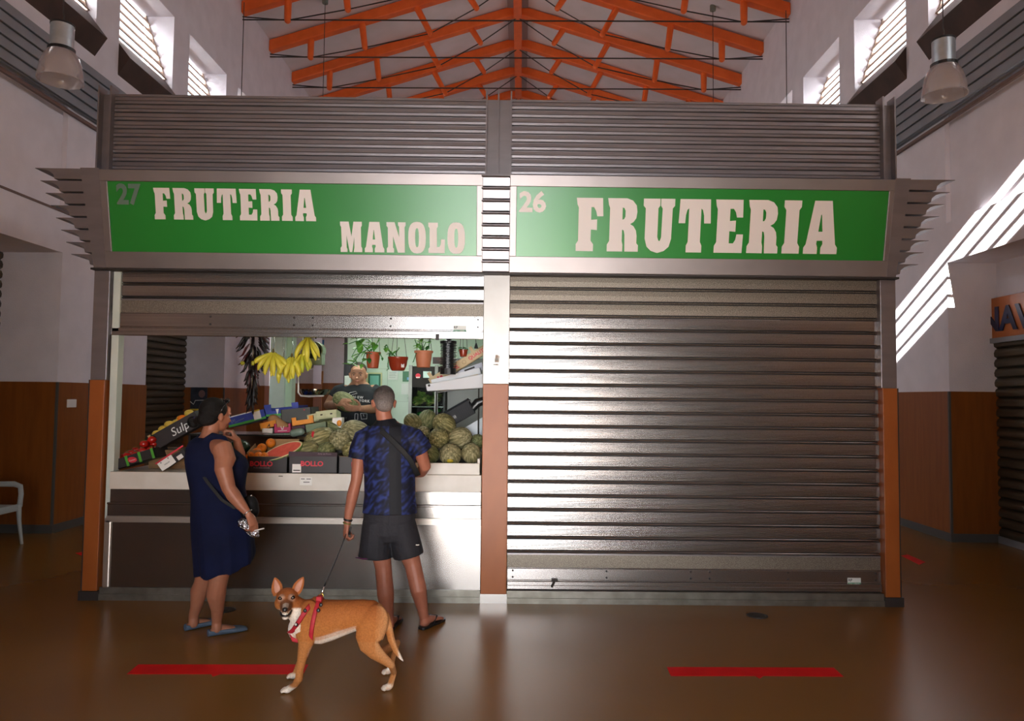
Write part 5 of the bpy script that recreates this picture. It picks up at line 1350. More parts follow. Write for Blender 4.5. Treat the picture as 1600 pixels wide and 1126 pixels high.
r, F = fruitbox(414, 651, .64, 6, .31, .3, .075, bluem, 'blue fruit tray with notched front and white lettering lying highest on the shelf', .2, strip=gstrip)
for x_ in (0, .245):
    m = MB(); lbox(m, F, x_, x_+.06, -.002, .006, .075, .105); m.build('corner_tab', bluem, r)
put_text('La Veda', mat('print_white', 'd8dad8'), r, F(.15, -.002, .024), (1, 0, .1), (0, 0, 1), .03, bold=.01, depth=.001, shear=.2)
m = MB(); m.add([F(.1, -.002, .06), F(.115, -.002, .01), F(.13, -.002, .06), F(.1, -.004, .06), F(.115, -.004, .01), F(.13, -.004, .06)], [(0, 1, 2), (3, 5, 4), (0, 3, 4, 1), (1, 4, 5, 2), (2, 5, 3, 0)]); m.build('leaf_logo', mat('print_white', 'd8dad8'), r)
r, F = fruitbox(440, 661, .6, 6, .27, .28, .12, mat('charcoal_card', '3a3c3a', '424440', rough=.6, scale=6), 'charcoal grey fruit box under the notched blue tray', 0)
m = MB(); c_ = F(.21, -.002, .1); m.ball(c_, (.006, .002, .006), 8, 5); m.build('red_dot', redt, r)
oc = mat('orange_card', 'e0901c', 'd4841a', rough=.5, scale=8)
r, F = fruitbox(456, 666, .56, 8, .2, .2, .075, oc, 'orange cardboard box with a cut handle standing in front of the charcoal box', .22)
r, F = fruitbox(407, 672, .56, 14, .15, .16, .06, oc, 'orange cardboard flap box in the shade under the tilted tray', 0)
put_text('A', kmetd, r, F(.06, -.001, .012), (1, 0, .2), (0, 0, 1), .04, bold=.03, depth=.001, shear=.3)
m = MB(); m.tube([P(427, 655, .62), P(444, 668, .6)], [.045, .05], 16, dome=True); m.build('paper_bag', card, label='brown rounded paper bag between the two orange boxes', cat='bag', smooth=True)
pink = mat('magenta_card', 'b02458', '9c1e4c', rough=.5, scale=8)
r, F = fruitbox(409, 677, .55, 0, .1, .12, .045, mat('paper_white', 'e4e2dc'), 'small plain white box at the left of the magenta box', 0)
r, F = fruitbox(428, 677, .54, 2, .15, .2, .085, pink, 'magenta cardboard box with a white rabbit-ear mark on the shelf', .15)
m = MB()
for s_ in (-1, 1): m.tube([F(.075+s_*.004, -.002, .035), F(.075+s_*.012, -.002, .06)], [.004, .003], 6, dome=True)
m.tube([F(.035, -.002, .022), F(.115, -.002, .024)], .003, 5); m.build('white_mark', mat('print_white', 'd8dad8'), r)
r, F = fruitbox(455, 677, .58, 6, .13, .14, .1, mat('dark_wine_card', '3a1424', rough=.6), 'dark wine red box right of the magenta box', .2)
m = MB(); m.tube([P(459, 676, .55), P(470, 674, .55)], .035, 12, dome=True); m.build('plastic_bag', mat('grey_green_plastic', '6f7f72', rough=.3), label='grey green plastic bag at the foot of the wine red box', cat='bag', smooth=True)
# pale wooden baskets
palew = mat('pale_green_wood', 'c4c8a0', 'b4ba90', rough=.6, scale=8, stretch=(1, 1, 6))
for px, py, ang, lb in ((481, 661, 12, 'left pale wooden basket'), (494, 656, 8, 'middle pale wooden basket with a handle slot'), (509, 654, 6, 'right pale wooden basket with a handle slot')):
    r, F = fruitbox(px, py, .56, ang, .1, .16, .075, palew, lb+' under the shopkeeper', 0, grp='pale wooden baskets', name='wooden_basket', t=.008, tz=-10)
    m = MB(); lbox(m, F, .04, .06, -.0015, 0, .035, .047); m.build('handle_slot', kmetd, r)
r, F = fruitbox(478, 676, .5, 10, .19, .2, .07, mat('green_grey_board', '6c7c5c', '5c6c50', rough=.6, scale=6), 'long grey green tray below the pale baskets', 0)
tomm = mat('tomato_skin', 'c02418', 'a81c14', rough=.22, scale=10, spec=.7)
tom = None
def tomato(c, rad, lb, grp):
    global tom
    if tom is None:
        tom = root('tomato', c, lb, 'tomato', grp); m = MB(); m.ball(c, (.034, .034, .028), 16, 10); m.build('skin', tomm, tom, smooth=True)
        m = MB()
        for k in range(5):
            a_ = 2*pi*k/5; m.tube([Vector(c)+Vector((0, 0, .028)), Vector(c)+Vector((.014*cos(a_), .014*sin(a_), .03))], [.003, .001], 5)
        m.build('calyx', mat('calyx_green', '3f6a24', rough=.6), tom)
        return tom
    d = dup(tom, c, lb, grp); d.scale = (rad/.034,)*3; return d
for px, py, Y, lb in ((524, 650, .66, 'red tomato right of the pale baskets'), (514, 644, .72, 'red tomato peeking above the pale baskets')):
    tomato(P(px, py, Y), .026, lb, 'tomatoes behind the pale baskets')
m = MB(); c_ = P(529, 661, .55); m.box(c_.x-.06, c_.x+.03, c_.y, c_.y+.1, c_.z-.04, c_.z+.05); r = m.build('produce_pack', mat('paper_white', 'e4e2dc'), label='white produce pack with an orange spot beside the hand of the shopkeeper', cat='packet', bevel=.01)
m = MB(); m.ball(P(530, 661, .545), (.022, .01, .028), 12, 8); m.build('orange_spot', oc, r, smooth=True)
# support crates behind so that the boxes do not float
m = MB(); m.box(P(478, 0, .8).x, P(540, 0, .8).x, .88, 1.2, 1.037, 1.33); m.build('wooden_crate', mat('crate_wood', '8a6a44', '7a5c3a', rough=.7, scale=6, stretch=(1, 1, 8)), label='plain wooden crate behind the melons under the pale baskets', cat='crate')
# ---- left end: tomatoes, Sulpi box, punnet
r = root('tomato_tray', P(180, 735, .3), 'black tray of red tomatoes with green corners and a red oval label', 'tray')
F = LM(P(178, 735, .22), (.93, 0, .30), (0, 0, 1))
tray(r, F, .36, .26, .085, bolb, .006, 0)
gcard = mat('bright_green_card', '4a9a2c', rough=.5)
for x_ in (-.003, .115, .225, .335):
    m = MB(); lbox(m, F, x_, x_+.022, -.002, .001, .0, .088); m.build('green_corner', gcard, r)
m = MB(); c_ = F(.17, -.001, .042); m.ball(c_, (.04, .003, .024), 16, 8); ov = m.build('red_oval_label', redt, r, smooth=True)
put_text('Tomate', mat('print_white', 'd8dad8'), r, F(.142, -.0042, .033), (.93, 0, .3), (0, 0, 1), .02, depth=.001, width=.055)
m = MB(); lbox(m, F, .03, .055, -.004, .0, .07, .105); m.build('white_tag', mat('paper_white', 'e4e2dc'), r)
m = MB(); lbox(m, F, .005, .355, .005, .255, .006, .05); m.build('tray_liner', kmetd, r)
k = 0
where = ('at the left end', 'left of the middle', 'in the middle', 'right of the middle', 'at the right end')
for j in range(3):
    for i in range(5):
        k += 1
        tomato(F(.045+i*.068, .05+j*.078, .078+.012*(i % 2)+.018*j+(.03 if i > 2 and j else 0)), .034, 'tomato %s of the %s row in the black tray' % (where[i], ('front', 'middle', 'back')[j]), 'tomatoes in the black tray')
tomato(F(.27, .06, .145), .036, 'uppermost tomato heaped on the front row of the black tray', 'tomatoes in the black tray'); tomato(F(.335, .08, .16), .036, 'uppermost tomato at the right end of the heap', 'tomatoes in the black tray')
r = root('fruit_box', P(243, 700, .36), 'black fruit box with white script lettering tilted over the punnets', 'box')
F = LM(P(246, 702, .34), (.86, 0, .5), (0, -.1, 1))
tray(r, F, .43, .3, .13, bolb, .007, 0)
m = MB(); lbox(m, F, -.012, 0, 0, .3, 0, .13); lbox(m, F, -.014, .012, -.003, .0, .07, .14); m.build('cardboard_end', card, r)
m = MB(); lbox(m, F, .01, .42, .01, .29, .08, .085); m.build('box_liner', card, r)
put_text('Sulpi', mat('print_white', 'd8dad8'), r, F(.17, -.002, .03), F(1, 0, 0)-F(0, 0, 0), F(0, 0, 1)-F(0, 0, 0), .1, bold=.0, depth=.002, shear=.25)
yel = mat('yellow_fruit_skin', 'd8c060', 'c8a83c', rough=.4, scale=12); yf_ = None
for i, (x_, y_, mm_, lb) in enumerate(((.04, .06, 0, 'yellow fruit at the low left end of the black box'), (.1, .07, 0, 'second yellow fruit from the low end of the black box'), (.17, .06, 0, 'third yellow fruit in the front row of the black box'), (.23, .07, 0, 'fourth yellow fruit in the front row of the black box'), (.29, .06, 1, 'orange tinted fruit near the high end of the black box'), (.36, .07, 0, 'pale fruit at the high end of the black box'),
                                  (.07, .16, 0, 'yellow fruit in the back row at the low end'), (.15, .17, 0, 'yellow fruit heaped in the back row of the box'), (.24, .17, 0, 'yellow fruit in the back row near the middle'), (.33, .17, 1, 'orange tinted fruit in the back row'))):
    c_ = F(x_, y_, .12+.01*(i % 3))
    if yf_ is None or mm_:
        if mm_ and 'of2' in globals(): dup(of2, c_, lb); continue
        q = root('yellow_fruit', c_, lb, 'fruit', 'yellow fruits in the black script box'); m = MB(); m.ball(c_, (.042, .034, .033), 16, 10); m.build('skin', orm if mm_ else yel, q, smooth=True)
        m = MB(); m.ball(c_+Vector((-.04, 0, 0)), (.005, .004, .004), 6, 4); m.build('stem_end', mat('stem_green', '5a6a2a'), q)
        if mm_: of2 = q
        else: yf_ = q
    else: dup(yf_, c_, lb)
r = root('fruit_punnet', P(247, 735, .2), 'tilted punnet with a red rim and a white printed side standing by the tomato tray', 'punnet')
F = LM(P(254, 736, .17), (.82, 0, .57), (-.5, -.1, .8))
tray(r, F, .24, .12, .06, bolb, .005, 0)
m = MB(); lbox(m, F, 0, .135, -.002, 0, .0, .075); wl = m.build('white_side', mat('paper_white', 'e4e2dc'), r)
m = MB(); lbox(m, F, -.01, .26, -.006, .0, .075, .088); m.build('red_rim', redt, r)
m = MB(); lbox(m, F, .16, .21, -.004, -.001, .0, .035); m.build('white_tag', mat('paper_white', 'e4e2dc'), r)
put_text('FRESON', kmetd, wl, F(.045, -.003, .03), F(1, 0, 0)-F(0, 0, 0), F(0, 0, 1)-F(0, 0, 0), .014, depth=.0008)
for x_ in (.03, .1):
    m = MB(); m.ball(F(x_, -.003, .065), .005, 8, 5); m.build('hole', kmetd, wl)
m = MB(); m.box(P(256, 0, .4).x, P(345, 0, .4).x, .42, .8, 1.037, P(256, 703, .4).z-.0); m.build('wooden_crate', MATS['crate_wood'], label='dark wooden crate propping the black fruit box', cat='crate')
# ---- hanging things
hookm = rodm
ban = mat('banana_skin', 'dcd248', 'c8be38', rough=.45, scale=6); bgr = mat('banana_green_skin', 'a8b838', 'c8c038', rough=.45, scale=6); bt = mat('banana_tip', '3a2c14', rough=.8)
def bananas(px, py, Y, n, L, label, ang0=-60, ang1=60, green=False, tilt=0, hook=True):
    c = P(px, py, Y); r = root('banana_bunch', c, label, 'bananas', 'banana bunches hanging over the stall')
    for row in range(2):
        for i in range(n-row):
            t = (i+.5*row)/(max(n-1, 1)); a_ = radians(ang0+(ang1-ang0)*t+tilt); LL = L*(1-.06*abs(t-.5)*2)*(1 if row == 0 else .95)
            out = Vector((sin(a_), -.25+.3*row, -cos(a_)*.9)).normalized(); cur = Vector((-sin(a_)*.5, -.75+1.1*row, -.25))
            pts = []
            for k in range(8):
                s_ = k/7; pts.append(c+Vector((.016*(t-.5), .0, 0))+out*LL*s_+cur*LL*.9*(s_*(1-s_))+Vector((sin(a_)*.05*sin(pi*s_), 0, -.045*s_)))
            m = MB(); m.tube(pts, [.008, .015, .021, .0235, .0235, .021, .015, .007], 8, dome=True); b1 = m.build('banana', bgr if green else ban, r, smooth=True)
            m = MB(); m.tube([pts[-1]-(pts[-1]-pts[-2])*.1, pts[-1]+(pts[-1]-pts[-2])*.15], [.0065, .004], 6, dome=True); m.build('tip', bt, b1)
    m = MB(); m.tube([c+Vector((-.02, 0, -.008)), c+Vector((.02, 0, -.008))], [.013, .013], 8, dome=True); m.tube([c, c+Vector((0, 0, .03))], [.012, .008], 8, dome=True); m.build('crown', mat('banana_crown', '5a5020', rough=.7), r, smooth=True)
    if hook:
        m = MB(); m.tube([c+Vector((0, 0, .03)), c+Vector((.01, 0, .1)), c+Vector((0, 0, .14)), (c.x, c.y, 2.74)], .003, 5); m.build('hanging_hook', mat('silver', 'b8b6b4'), r)
    return r
bananas(427, 551, .5, 6, .165, 'big banana bunch at the left of the hanging row', -68, 58)
bananas(442, 566, .56, 2, .15, 'bananas hanging low behind the big left bunch', -5, 45)
bananas(456, 558, .5, 4, .15, 'banana bunch in the middle of the hanging row', -35, 32)
bananas(472, 553, .5, 3, .12, 'greenish small banana bunch', -25, 40, green=True)
bananas(481, 527, .48, 3, .18, 'highest banana bunch at the right of the row', -28, 38)
# string of dried peppers
pm = mat('dried_pepper', '0c0708', '160a0b', rough=.35, scale=10, spec=.35); pmr = mat('dried_pepper_red', '3a0e10', rough=.3)
r = root('pepper_string', P(395, 640, .5), 'long hanging string of dark dried peppers at the left of the bananas', 'peppers')
z0 = P(395, 640, .5).z; x0_ = P(394, 600, .5).x
m = MB(); m.tube([(x0_, .5, z0), (x0_, .5, 2.74)], .004, 5); m.build('cord', mat('cord_brown', '6a5a3c', rough=.8), r)
rng = random.Random(3); zt_ = P(395, 520, .5).z
for i in range(96):
    t = (i/95); z = z0+.05+(zt_+.12-z0)*t; wd = .05+.11*min(1, max(0, (t-.25)/.4)); a_ = rng.random()*2*pi
    b0 = Vector((x0_+cos(a_)*wd*.3, .5+sin(a_)*wd*.3, z+.03)); LL = .09+.05*rng.random()
    out = Vector((cos(a_)*wd*.62, sin(a_)*wd*.4, -LL*1.15))
    m = MB(); m.tube([b0, b0+out*.35+Vector((0, 0, .01)), b0+out*.75, b0+out+Vector((cos(a_)*.02*rng.random(), 0, .01))], [.004, .0125, .010, .002], 6); m.build('pepper', pm if rng.random() > .15 else pmr, r, smooth=True)
m = MB(); a_ = P(379, 567, .46); m.ball(a_, (.022, .015, .018), 8, 6); b_ = P(395, 567, .44); m.ball(b_, (.018, .012, .022), 8, 6); m.build('yellow_pepper', mat('yellow_green', '9a9a20', rough=.4), r, smooth=True)
# potted plants
leafm = mat('leaf_green', '3f8a2c', '7ab848', rough=.4, scale=9, detail=4); leafd = mat('leaf_dark', '245a24', '3a7a34', rough=.4, scale=9)
def leaf(m, base, d, size, up=(0, 0, 1)):
    d = Vector(d).normalized(); s = d.cross(Vector(up))
    s = s.normalized() if s.length > .01 else Vector((1, 0, 0)); n_ = s.cross(d)
    P_ = lambda u, v, w_: base+d*u*size+s*v*size+n_*w_*size
    pts = [P_(0, 0, 0), P_(.15, .26, .06), P_(.45, .36, .05), P_(.75, .22, -.02), P_(1.05, 0, -.16), P_(.75, -.22, -.02), P_(.45, -.36, .05), P_(.15, -.26, .06), P_(.3, 0, -.02), P_(.7, 0, -.07)]
    k = len(m.v); top = [v+n_*.002 for v in pts]
    fs = [(0, 1, 8), (1, 2, 8), (2, 9, 8), (2, 3, 9), (3, 4, 9), (4, 5, 9), (5, 6, 9), (6, 8, 9), (6, 7, 8), (7, 0, 8)]
    m.add(pts+top, [f[::-1] for f in fs]+[tuple(i+10 for i in f) for f in fs]+[(i, (i+1) % 8, 10+(i+1) % 8, 10+i) for i in range(8)])
def plant(px, ytop, ybot, rt, Y, potc, label, stems, wires=True, bulge=0, labelsq=False, rim=True):
    a, b_ = P(px, ytop, Y), P(px, ybot, Y); R_ = rt/PXM(Y); h = a.z-b_.z
    r = root('potted_plant', (a.x, Y, b_.z), label, 'plant', 'hanging potted plants')
    m = MB(); rb = R_*.74
    prof = [(rb*.9, 0), (rb, .004), (R_*(.88+bulge*.05), h*.55), (R_*.93, h*.86)] + ([(R_*1.04, h*.87), (R_*1.06, h), (R_*.95, h), (R_*.9, h*.86)] if rim else [(R_*1.05, h), (R_*.97, h)]) + [(R_*.85, h*.82), (.002, h*.82)]
    if bulge: prof = [(rb*.8, 0), (rb*.95, .004), (R_*.95, h*.4), (R_*1.02, h*.75), (R_*1.08, h*.8), (R_*1.1, h*.98), (R_*1.0, h*.98), (R_*.95, h*.8), (.002, h*.78)]
    m.lathe(prof, (a.x, Y, b_.z), 28); m.build('pot', potc, r, smooth=True, auto=40)
    m = MB(); m.lathe([(R_*.9, h*.8), (R_*.4, h*.86), (.002, h*.88)], (a.x, Y, b_.z), 16); m.build('soil', mat('soil', '2c2018', rough=.9), r)
    for pts_, sizes, dk_ in stems:
        base = Vector((a.x, Y, b_.z+h*.85)); P3 = [base]+[P(x, y, Y+dy) for x, y, dy in pts_]
        m = MB(); m.tube(P3, [.004]*len(P3), 5); st_ = m.build('stem', leafd, r)
        m = MB(); rg = random.Random(int(px+len(pts_)+pts_[0][0]*10))
        for i in range(1, len(P3)):
            for q in range(2):
                tt = P3[i-1].lerp(P3[i], rg.random() if q else 1)
                leaf(m, tt, (rg.uniform(-1, 1), rg.uniform(-1, .3), rg.uniform(-.7, .6)), sizes*rg.uniform(.8, 1.2))
        m.build('foliage', leafd if dk_ else leafm, r, smooth=True)
    if wires:
        for k in range(3):
            t = 2*pi*k/3+.5; m = MB(); m.tube([(a.x+R_*cos(t), Y+R_*sin(t), a.z-.01), (a.x, Y, max(a.z+.25, 2.6)), (a.x, Y, 2.74)], .002, 4); m.build('hanging_wire', kmetd, r)
    if labelsq:
        m = MB(); c_ = Vector((a.x+R_*.62, Y-R_*.72, b_.z+h*.4)); plate(m, c_, (.75, .62, 0), (0, 0, 1), .03, .045, -.003); m.build('price_tag', mat('paper_white', 'e4e2dc'), r)
    return r
terr = mat('terracotta', 'b0532c', 'a04826', rough=.55, scale=6); plas = mat('brown_plastic_pot', '8a3018', rough=.3); terl = mat('pale_terracotta', 'c07a58', 'b06a48', rough=.6, scale=6)
plant(583, 550, 575, 11.5, .55, terr, 'terracotta pot with long trailing leaves over the shopkeeper',
      [([(576, 540, 0), (566, 538, -.03), (556, 545, -.05), (549, 558, -.06)], .075, 0), ([(574, 546, -.02), (562, 552, -.06), (553, 566, -.08), (546, 570, -.1)], .08, 0), ([(583, 538, 0), (575, 530, 0), (566, 529, 0), (545, 537, 0)], .065, 0),
       ([(588, 538, 0), (592, 530, 0)], .06, 0), ([(570, 552, -.06), (566, 565, -.08), (563, 576, -.1)], .06, 0), ([(578, 552, -.07), (576, 562, -.08)], .05, 1), ([(594, 553, -.03), (597, 558, -.03)], .035, 1), ([(560, 532, 0), (556, 528, 0)], .06, 0)])
plant(622, 557, 579, 14.5, .55, plas, 'shiny brown plastic hanging pot in the middle of the three', [([(612, 552, 0), (607, 545, 0), (604, 538, 0)], .05, 1), ([(608, 548, 0), (600, 541, -.02)], .055, 0), ([(618, 552, 0), (624, 543, 0)], .012, 0), ([(608, 556, -.04), (606, 568, -.05), (607, 577, -.05)], .02, 1)], bulge=1, labelsq=True)
plant(662, 548, 574, 14, .55, terl, 'pale terracotta pot with upright leaves at the right', [([(652, 540, 0), (648, 530, 0)], .05, 0), ([(656, 541, 0), (655, 530, 0)], .05, 0), ([(662, 542, 0), (665, 535, 0)], .045, 0), ([(670, 540, 0), (671, 530, 0), (669, 524, 0)], .05, 1), ([(650, 552, -.05), (646, 565, -.05)], .012, 1), ([(658, 535, 0), (661, 528, 0)], .045, 0)])
plant(724, 546, 557, 7, .75, plas, 'little hanging pot half hidden by the tilted crate', [([(720, 543, 0), (728, 543, 0)], .035, 1), ([(724, 542, 0), (731, 545, 0)], .035, 1)])
# black ribbed stack
r = root('punnet_stack', P(701, 581, .45), 'hanging stack of black ribbed plastic punnets beside the tilted crates', 'punnets')
a, b_ = P(702, 531, .45), P(700, 581, .45); R_ = 10/PXM(.45)
hh = (a.z-b_.z)
m = MB(); m.lathe([(R_*.85, 0), (R_*.85, hh*.93)], (b_.x, .45, b_.z), 18); m.build('core', blk, r)
for k in range(15):
    z = b_.z+hh*.1+k*hh*.055; m = MB(); m.lathe([(R_*.8, 0), (R_*1.28, .004), (R_*1.28, .008), (R_*.8, .008)], (b_.x+.004*(k % 2), .45, z), 14); m.build('rib', blk, r)
m = MB(); m.lathe([(R_*1.3, 0), (R_*1.3, .02), (R_*.4, .03), (.012, .06)], (b_.x, .45, a.z-.03), 16); m.build('top_cap', blk, r); m = MB(); m.lathe([(R_*1.25, -.02), (R_*1.25, .03)], (b_.x, .45, b_.z), 16); m.build('base_ring', blk, r)
m = MB(); m.tube([(b_.x, .45, a.z), (b_.x, .45, 2.74)], .003, 5); m.build('hanging_wire', kmetd, r)
# plug on a cable
a = P(744, 541, .7); r = root('power_plug', a, 'black power plug dangling on its cable above the tilted crate', 'plug')
m = MB(); m.lathe([(.006, .03), (.012, .01), (.018, -.01), (.018, -.02)], a, 10); m.build('plug_body', blk, r, smooth=True); m = MB(); m.tube([a+Vector((0, 0, .02)), a+Vector((-.01, 0, .1)), (a.x-.01, .7, 2.74)], .003, 5); m.build('cable', blk, r)
# hanging scale
r = root('hanging_scale', P(490, 560, .95), 'hanging shop scale with a glass dial box, bent steel frame and steel pan', 'scale')
a, b_ = P(480, 545, .95), P(503, 570, .95)
m = MB(); m.tube([((a.x+b_.x)/2, .92, (a.z+b_.z)/2+.06), ((a.x+b_.x)/2, 1.05, (a.z+b_.z)/2+.06)], [.085, .085], 24); m.box(a.x-.005, b_.x+.005, .92, 1.05, b_.z, a.z+.03); m.build('dial_box', mat('scale_green', '6f8468', '8a9a80', rough=.3, scale=10), r, bevel=.008)
m = MB()
for k, (u, v) in enumerate(((.2, .3), (.5, .5), (.75, .3), (.75, .65), (.3, .7))): m.box(a.x+(b_.x-a.x)*u, a.x+(b_.x-a.x)*(u+.14), .917, .92, b_.z+(a.z-b_.z)*v, b_.z+(a.z-b_.z)*(v+.1))
m.build('dial_marks', mat('dial_pale', 'c8ccc0', rough=.5), r)
pts = [P(x, y, .95) for x, y in ((489, 575), (480, 578), (469, 582), (466, 588), (466, 613), (470, 618), (482, 619), (505, 618))]
wt = mat('pale_steel', 'c8c4bc', rough=.35, metal=.3)
m = MB(); m.tube(pts, .009, 10, dome=True); m.build('bent_frame', wt, r, smooth=True)
m = MB(); c_ = P(493, 617, .95); m.lathe([(.04, 0), (.12, .002), (.135, .03), (.138, .055), (.13, .055), (.12, .012), (.03, .008)], c_, 28); m.build('pan', mat('pan_steel', '8c8e88', rough=.15, metal=1), r, smooth=True, auto=40)
m = MB(); m.tube([P(488, 568, .95), P(487, 576, .95)], .014, 10); m.build('coupling', blk, r)
m = MB(); m.tube([((a.x+b_.x)/2, .98, a.z+.1), ((a.x+b_.x)/2, .98, 2.74)], .008, 6); m.build('suspension_rod', rodm, r)
# ---- right side: fridge, papers, crates
a, b_ = P(641, 572, 1.85), P(696, 572, 1.85); zt_ = a.z
r = root('display_fridge', ((a.x+b_.x)/2, 2.1, 0), 'upright glass fronted fridge with green vegetables behind the melons', 'fridge')
m = MB(); m.box(a.x, b_.x, 1.88, 2.38, 0, .9); m.box(a.x, b_.x, 2.34, 2.38, .9, zt_); m.box(a.x, a.x+.02, 1.88, 2.38, .9, zt_); m.box(b_.x-.02, b_.x, 1.88, 2.38, .9, zt_); m.box(a.x, b_.x, 1.88, 2.38, zt_-.02, zt_)
m.build('cabinet', mat('fridge_dark', '2c302c', rough=.5), r)
m = MB(); m.box(a.x, b_.x, 1.84, 1.88, P(0, 598, 1.85).z, zt_); m.build('header_panel', mat('fridge_header', '2a2624', rough=.6, spec=.2), r)
for x_ in (a.x-.01, P(689, 0, 1.85).x):
    m = MB(); m.box(x_, x_+.035, 1.82, 1.86, .1, zt_+.01); m.build('steel_frame', mat('frame_steel', '84867f', rough=.45, metal=.6), r)
m = MB(); m.box(a.x+.025, b_.x-.03, 1.845, 1.85, .9, P(0, 599, 1.85).z); m.build('glass_door', mat('clear_glass', 'e8f4ec', rough=.03, trans=1, alpha=.25, spec=.5), r)
zsh = P(0, 628, 1.85).z
for z in (zsh, zsh-.32):
    m = MB(); m.box(a.x+.02, b_.x-.02, 1.9, 2.34, z-.008, z); m.build('glass_shelf', mat('shelf_glass', '9cb8a4', rough=.2), r)
c_ = P(653, 587, 1.83); m = MB(); m.lathe([(.027, 0), (.027, .003)], (0, 0, 0), 20); m.v = [Vector((c_.x+v.x, 1.839-v.z, c_.z+v.y)) for v in m.v]; s_ = m.build('round_sticker', redt, r)
m = MB(); m.box(c_.x-.02, c_.x+.02, 1.834, 1.837, c_.z-.022, c_.z-.01); m.build('white_band', mat('paper_white', 'e4e2dc'), s_)
a2, b2 = P(661, 590, 1.83), P(674, 580, 1.83); m = MB(); m.box(a2.x, b2.x, 1.832, 1.84, a2.z, b2.z); m.build('display_window', mat('pale_display', 'b8d4c8', rough=.3), r)
gl = mat('lettuce_green', '4c8a34', '9cc060', rough=.5, scale=20, bump=.5); gd = mat('pepper_green', '2f8a3c', '48a850', rough=.25, scale=8)
rg = random.Random(5); names = ('far left', 'left', 'left middle', 'right middle', 'right', 'far right')
for k in range(6):
    c_ = Vector((a.x+.05+k*.045, 2.0+.08*(k % 2), zsh+.055+.02*(k % 3)))
    q = root('lettuce', c_, 'leafy lettuce at the %s of the upper fridge shelf' % names[k], 'lettuce', 'lettuces on the upper fridge shelf'); m = MB()
    for j in range(16): leaf(m, c_+Vector((rg.uniform(-.03, .03), rg.uniform(-.05, .03), rg.uniform(-.04, .03))), (rg.uniform(-1, 1), rg.uniform(-1, .2), rg.uniform(-.1, 1)), .075)
    m.build('leaves', gl, q, smooth=True); m = MB(); m.ball(c_+Vector((0, 0, -.02)), (.03, .03, .03), 10, 7); m.build('heart', mat('lettuce_pale', 'b8c878', rough=.5), q, smooth=True)
for k, (px, py, lb) in enumerate(((672, 642, 'left'), (684, 641, 'right'), (684, 650, 'lower right'), (656, 646, 'far left'))):
    c_ = P(px, py, 2.0); m = MB(); m.ball(c_, (.035, .03, .022), 12, 8); m.build('green_pepper', gd, label='shiny green vegetable at the %s behind the lower fridge glass' % lb, cat='vegetable', group='green vegetables low in the fridge', smooth=True)
# second steel door right of the fridge
a, b_ = P(704, 612, 2.0), P(757, 612, 2.0)
r = root('steel_cabinet', ((a.x+b_.x)/2, 2.2, 0), 'tall stainless steel cabinet standing right of the glass fridge', 'cabinet')
m = MB(); m.box(a.x, b_.x, 2.0, 2.38, 0, 2.1); m.build('body', mat('cabinet_steel', '7c7c7a', rough=.5, metal=.5), r, bevel=.006); m = MB(); m.box(P(708, 0, 1.98).x, b_.x-.01, 1.985, 2.0, .1, 2.05); m.build('door', MATS['cabinet_steel'], r, bevel=.004); m = MB(); m.tube([(P(706, 0, 1.97).x, 1.97, 1.2), (P(706, 0, 1.97).x, 1.97, 1.7)], .01, 8); m.build('handle', kmetd, r)
# papers, frame, switch on the rear wall
def sheet(x0, y0, x1, y1, m_, name, label, cat, Y=2.405, extra=None):
    a, b_ = P(x0, y1, Y), P(x1, y0, Y); m = MB(); m.box(a.x, b_.x, Y, Y+.012, a.z, b_.z); o = m.build(name, m_, label=label, cat=cat); return o, a, b_
o, a, b_ = sheet(573, 582, 597, 612, mat('pale_frame', 'c4c894', rough=.5), 'picture_frame', 'green framed notice behind the shoulder of the shopkeeper', 'picture frame')
m = MB(); m.box(a.x+.015, b_.x-.015, 2.4, 2.405, a.z+.015, b_.z-.015); g_ = m.build('green_mount', mat('mount_green', '2a6a50', rough=.5), o); m = MB(); m.box(a.x+.035, b_.x-.035, 2.397, 2.4, a.z+.035, b_.z-.035); m.build('picture', mat('teal_picture', '6fb4a0', '7cc0ac', rough=.4, scale=6), g_)
o, a, b_ = sheet(606, 578, 622, 593, mat('paper_white2', 'd4dcd0', rough=.6), 'notice_paper', 'white printed notice pinned to the stall wall under the brown pot', 'notice')
for k in range(4):
    m = MB(); m.box(a.x+.015, b_.x-.02-.01*(k % 2), 2.403, 2.405, b_.z-.03-k*.018, b_.z-.027-k*.018); m.build('text_line', mat('print_grey', '6a706e'), o)
o, a, b_ = sheet(629, 580, 641, 596, mat('green_leaflet', '1f6a3c', rough=.4), 'leaflet', 'dark green leaflet at the left edge of the fridge', 'leaflet')
m = MB(); m.box(a.x+.05, b_.x-.01, 2.402, 2.405, a.z+.02, a.z+.05); m.build('blue_mark', mat('leaflet_blue', '6aa4c8', rough=.5), o)
o, a, b_ = sheet(627, 599, 640, 616, mat('paper_white3', 'cfd6cc', rough=.5), 'paper_towel_box', 'white dispenser box on the stall wall beside the fridge', 'dispenser', 2.34)
o, a, b_ = sheet(538, 587, 548, 603, mat('paper_white2', 'd4dcd0'), 'notice_paper', 'white paper at the left of the head of the shopkeeper', 'notice', 2.3)
o, a, b_ = sheet(537, 568, 547, 586, blk, 'wall_speaker', 'black box on the door post behind the shopkeeper', 'speaker', 2.3)
m = MB(); m.box(a.x, b_.x+.05, 2.31, 2.42, a.z, b_.z); m.build('housing', blk, o)
o, a, b_ = sheet(676, 558, 702, 568, mat('dark_picture', '3a3230', '6a3a30', rough=.5, scale=12), 'wall_picture', 'dark little picture on the wall between the pale pot and the black stack', 'picture')
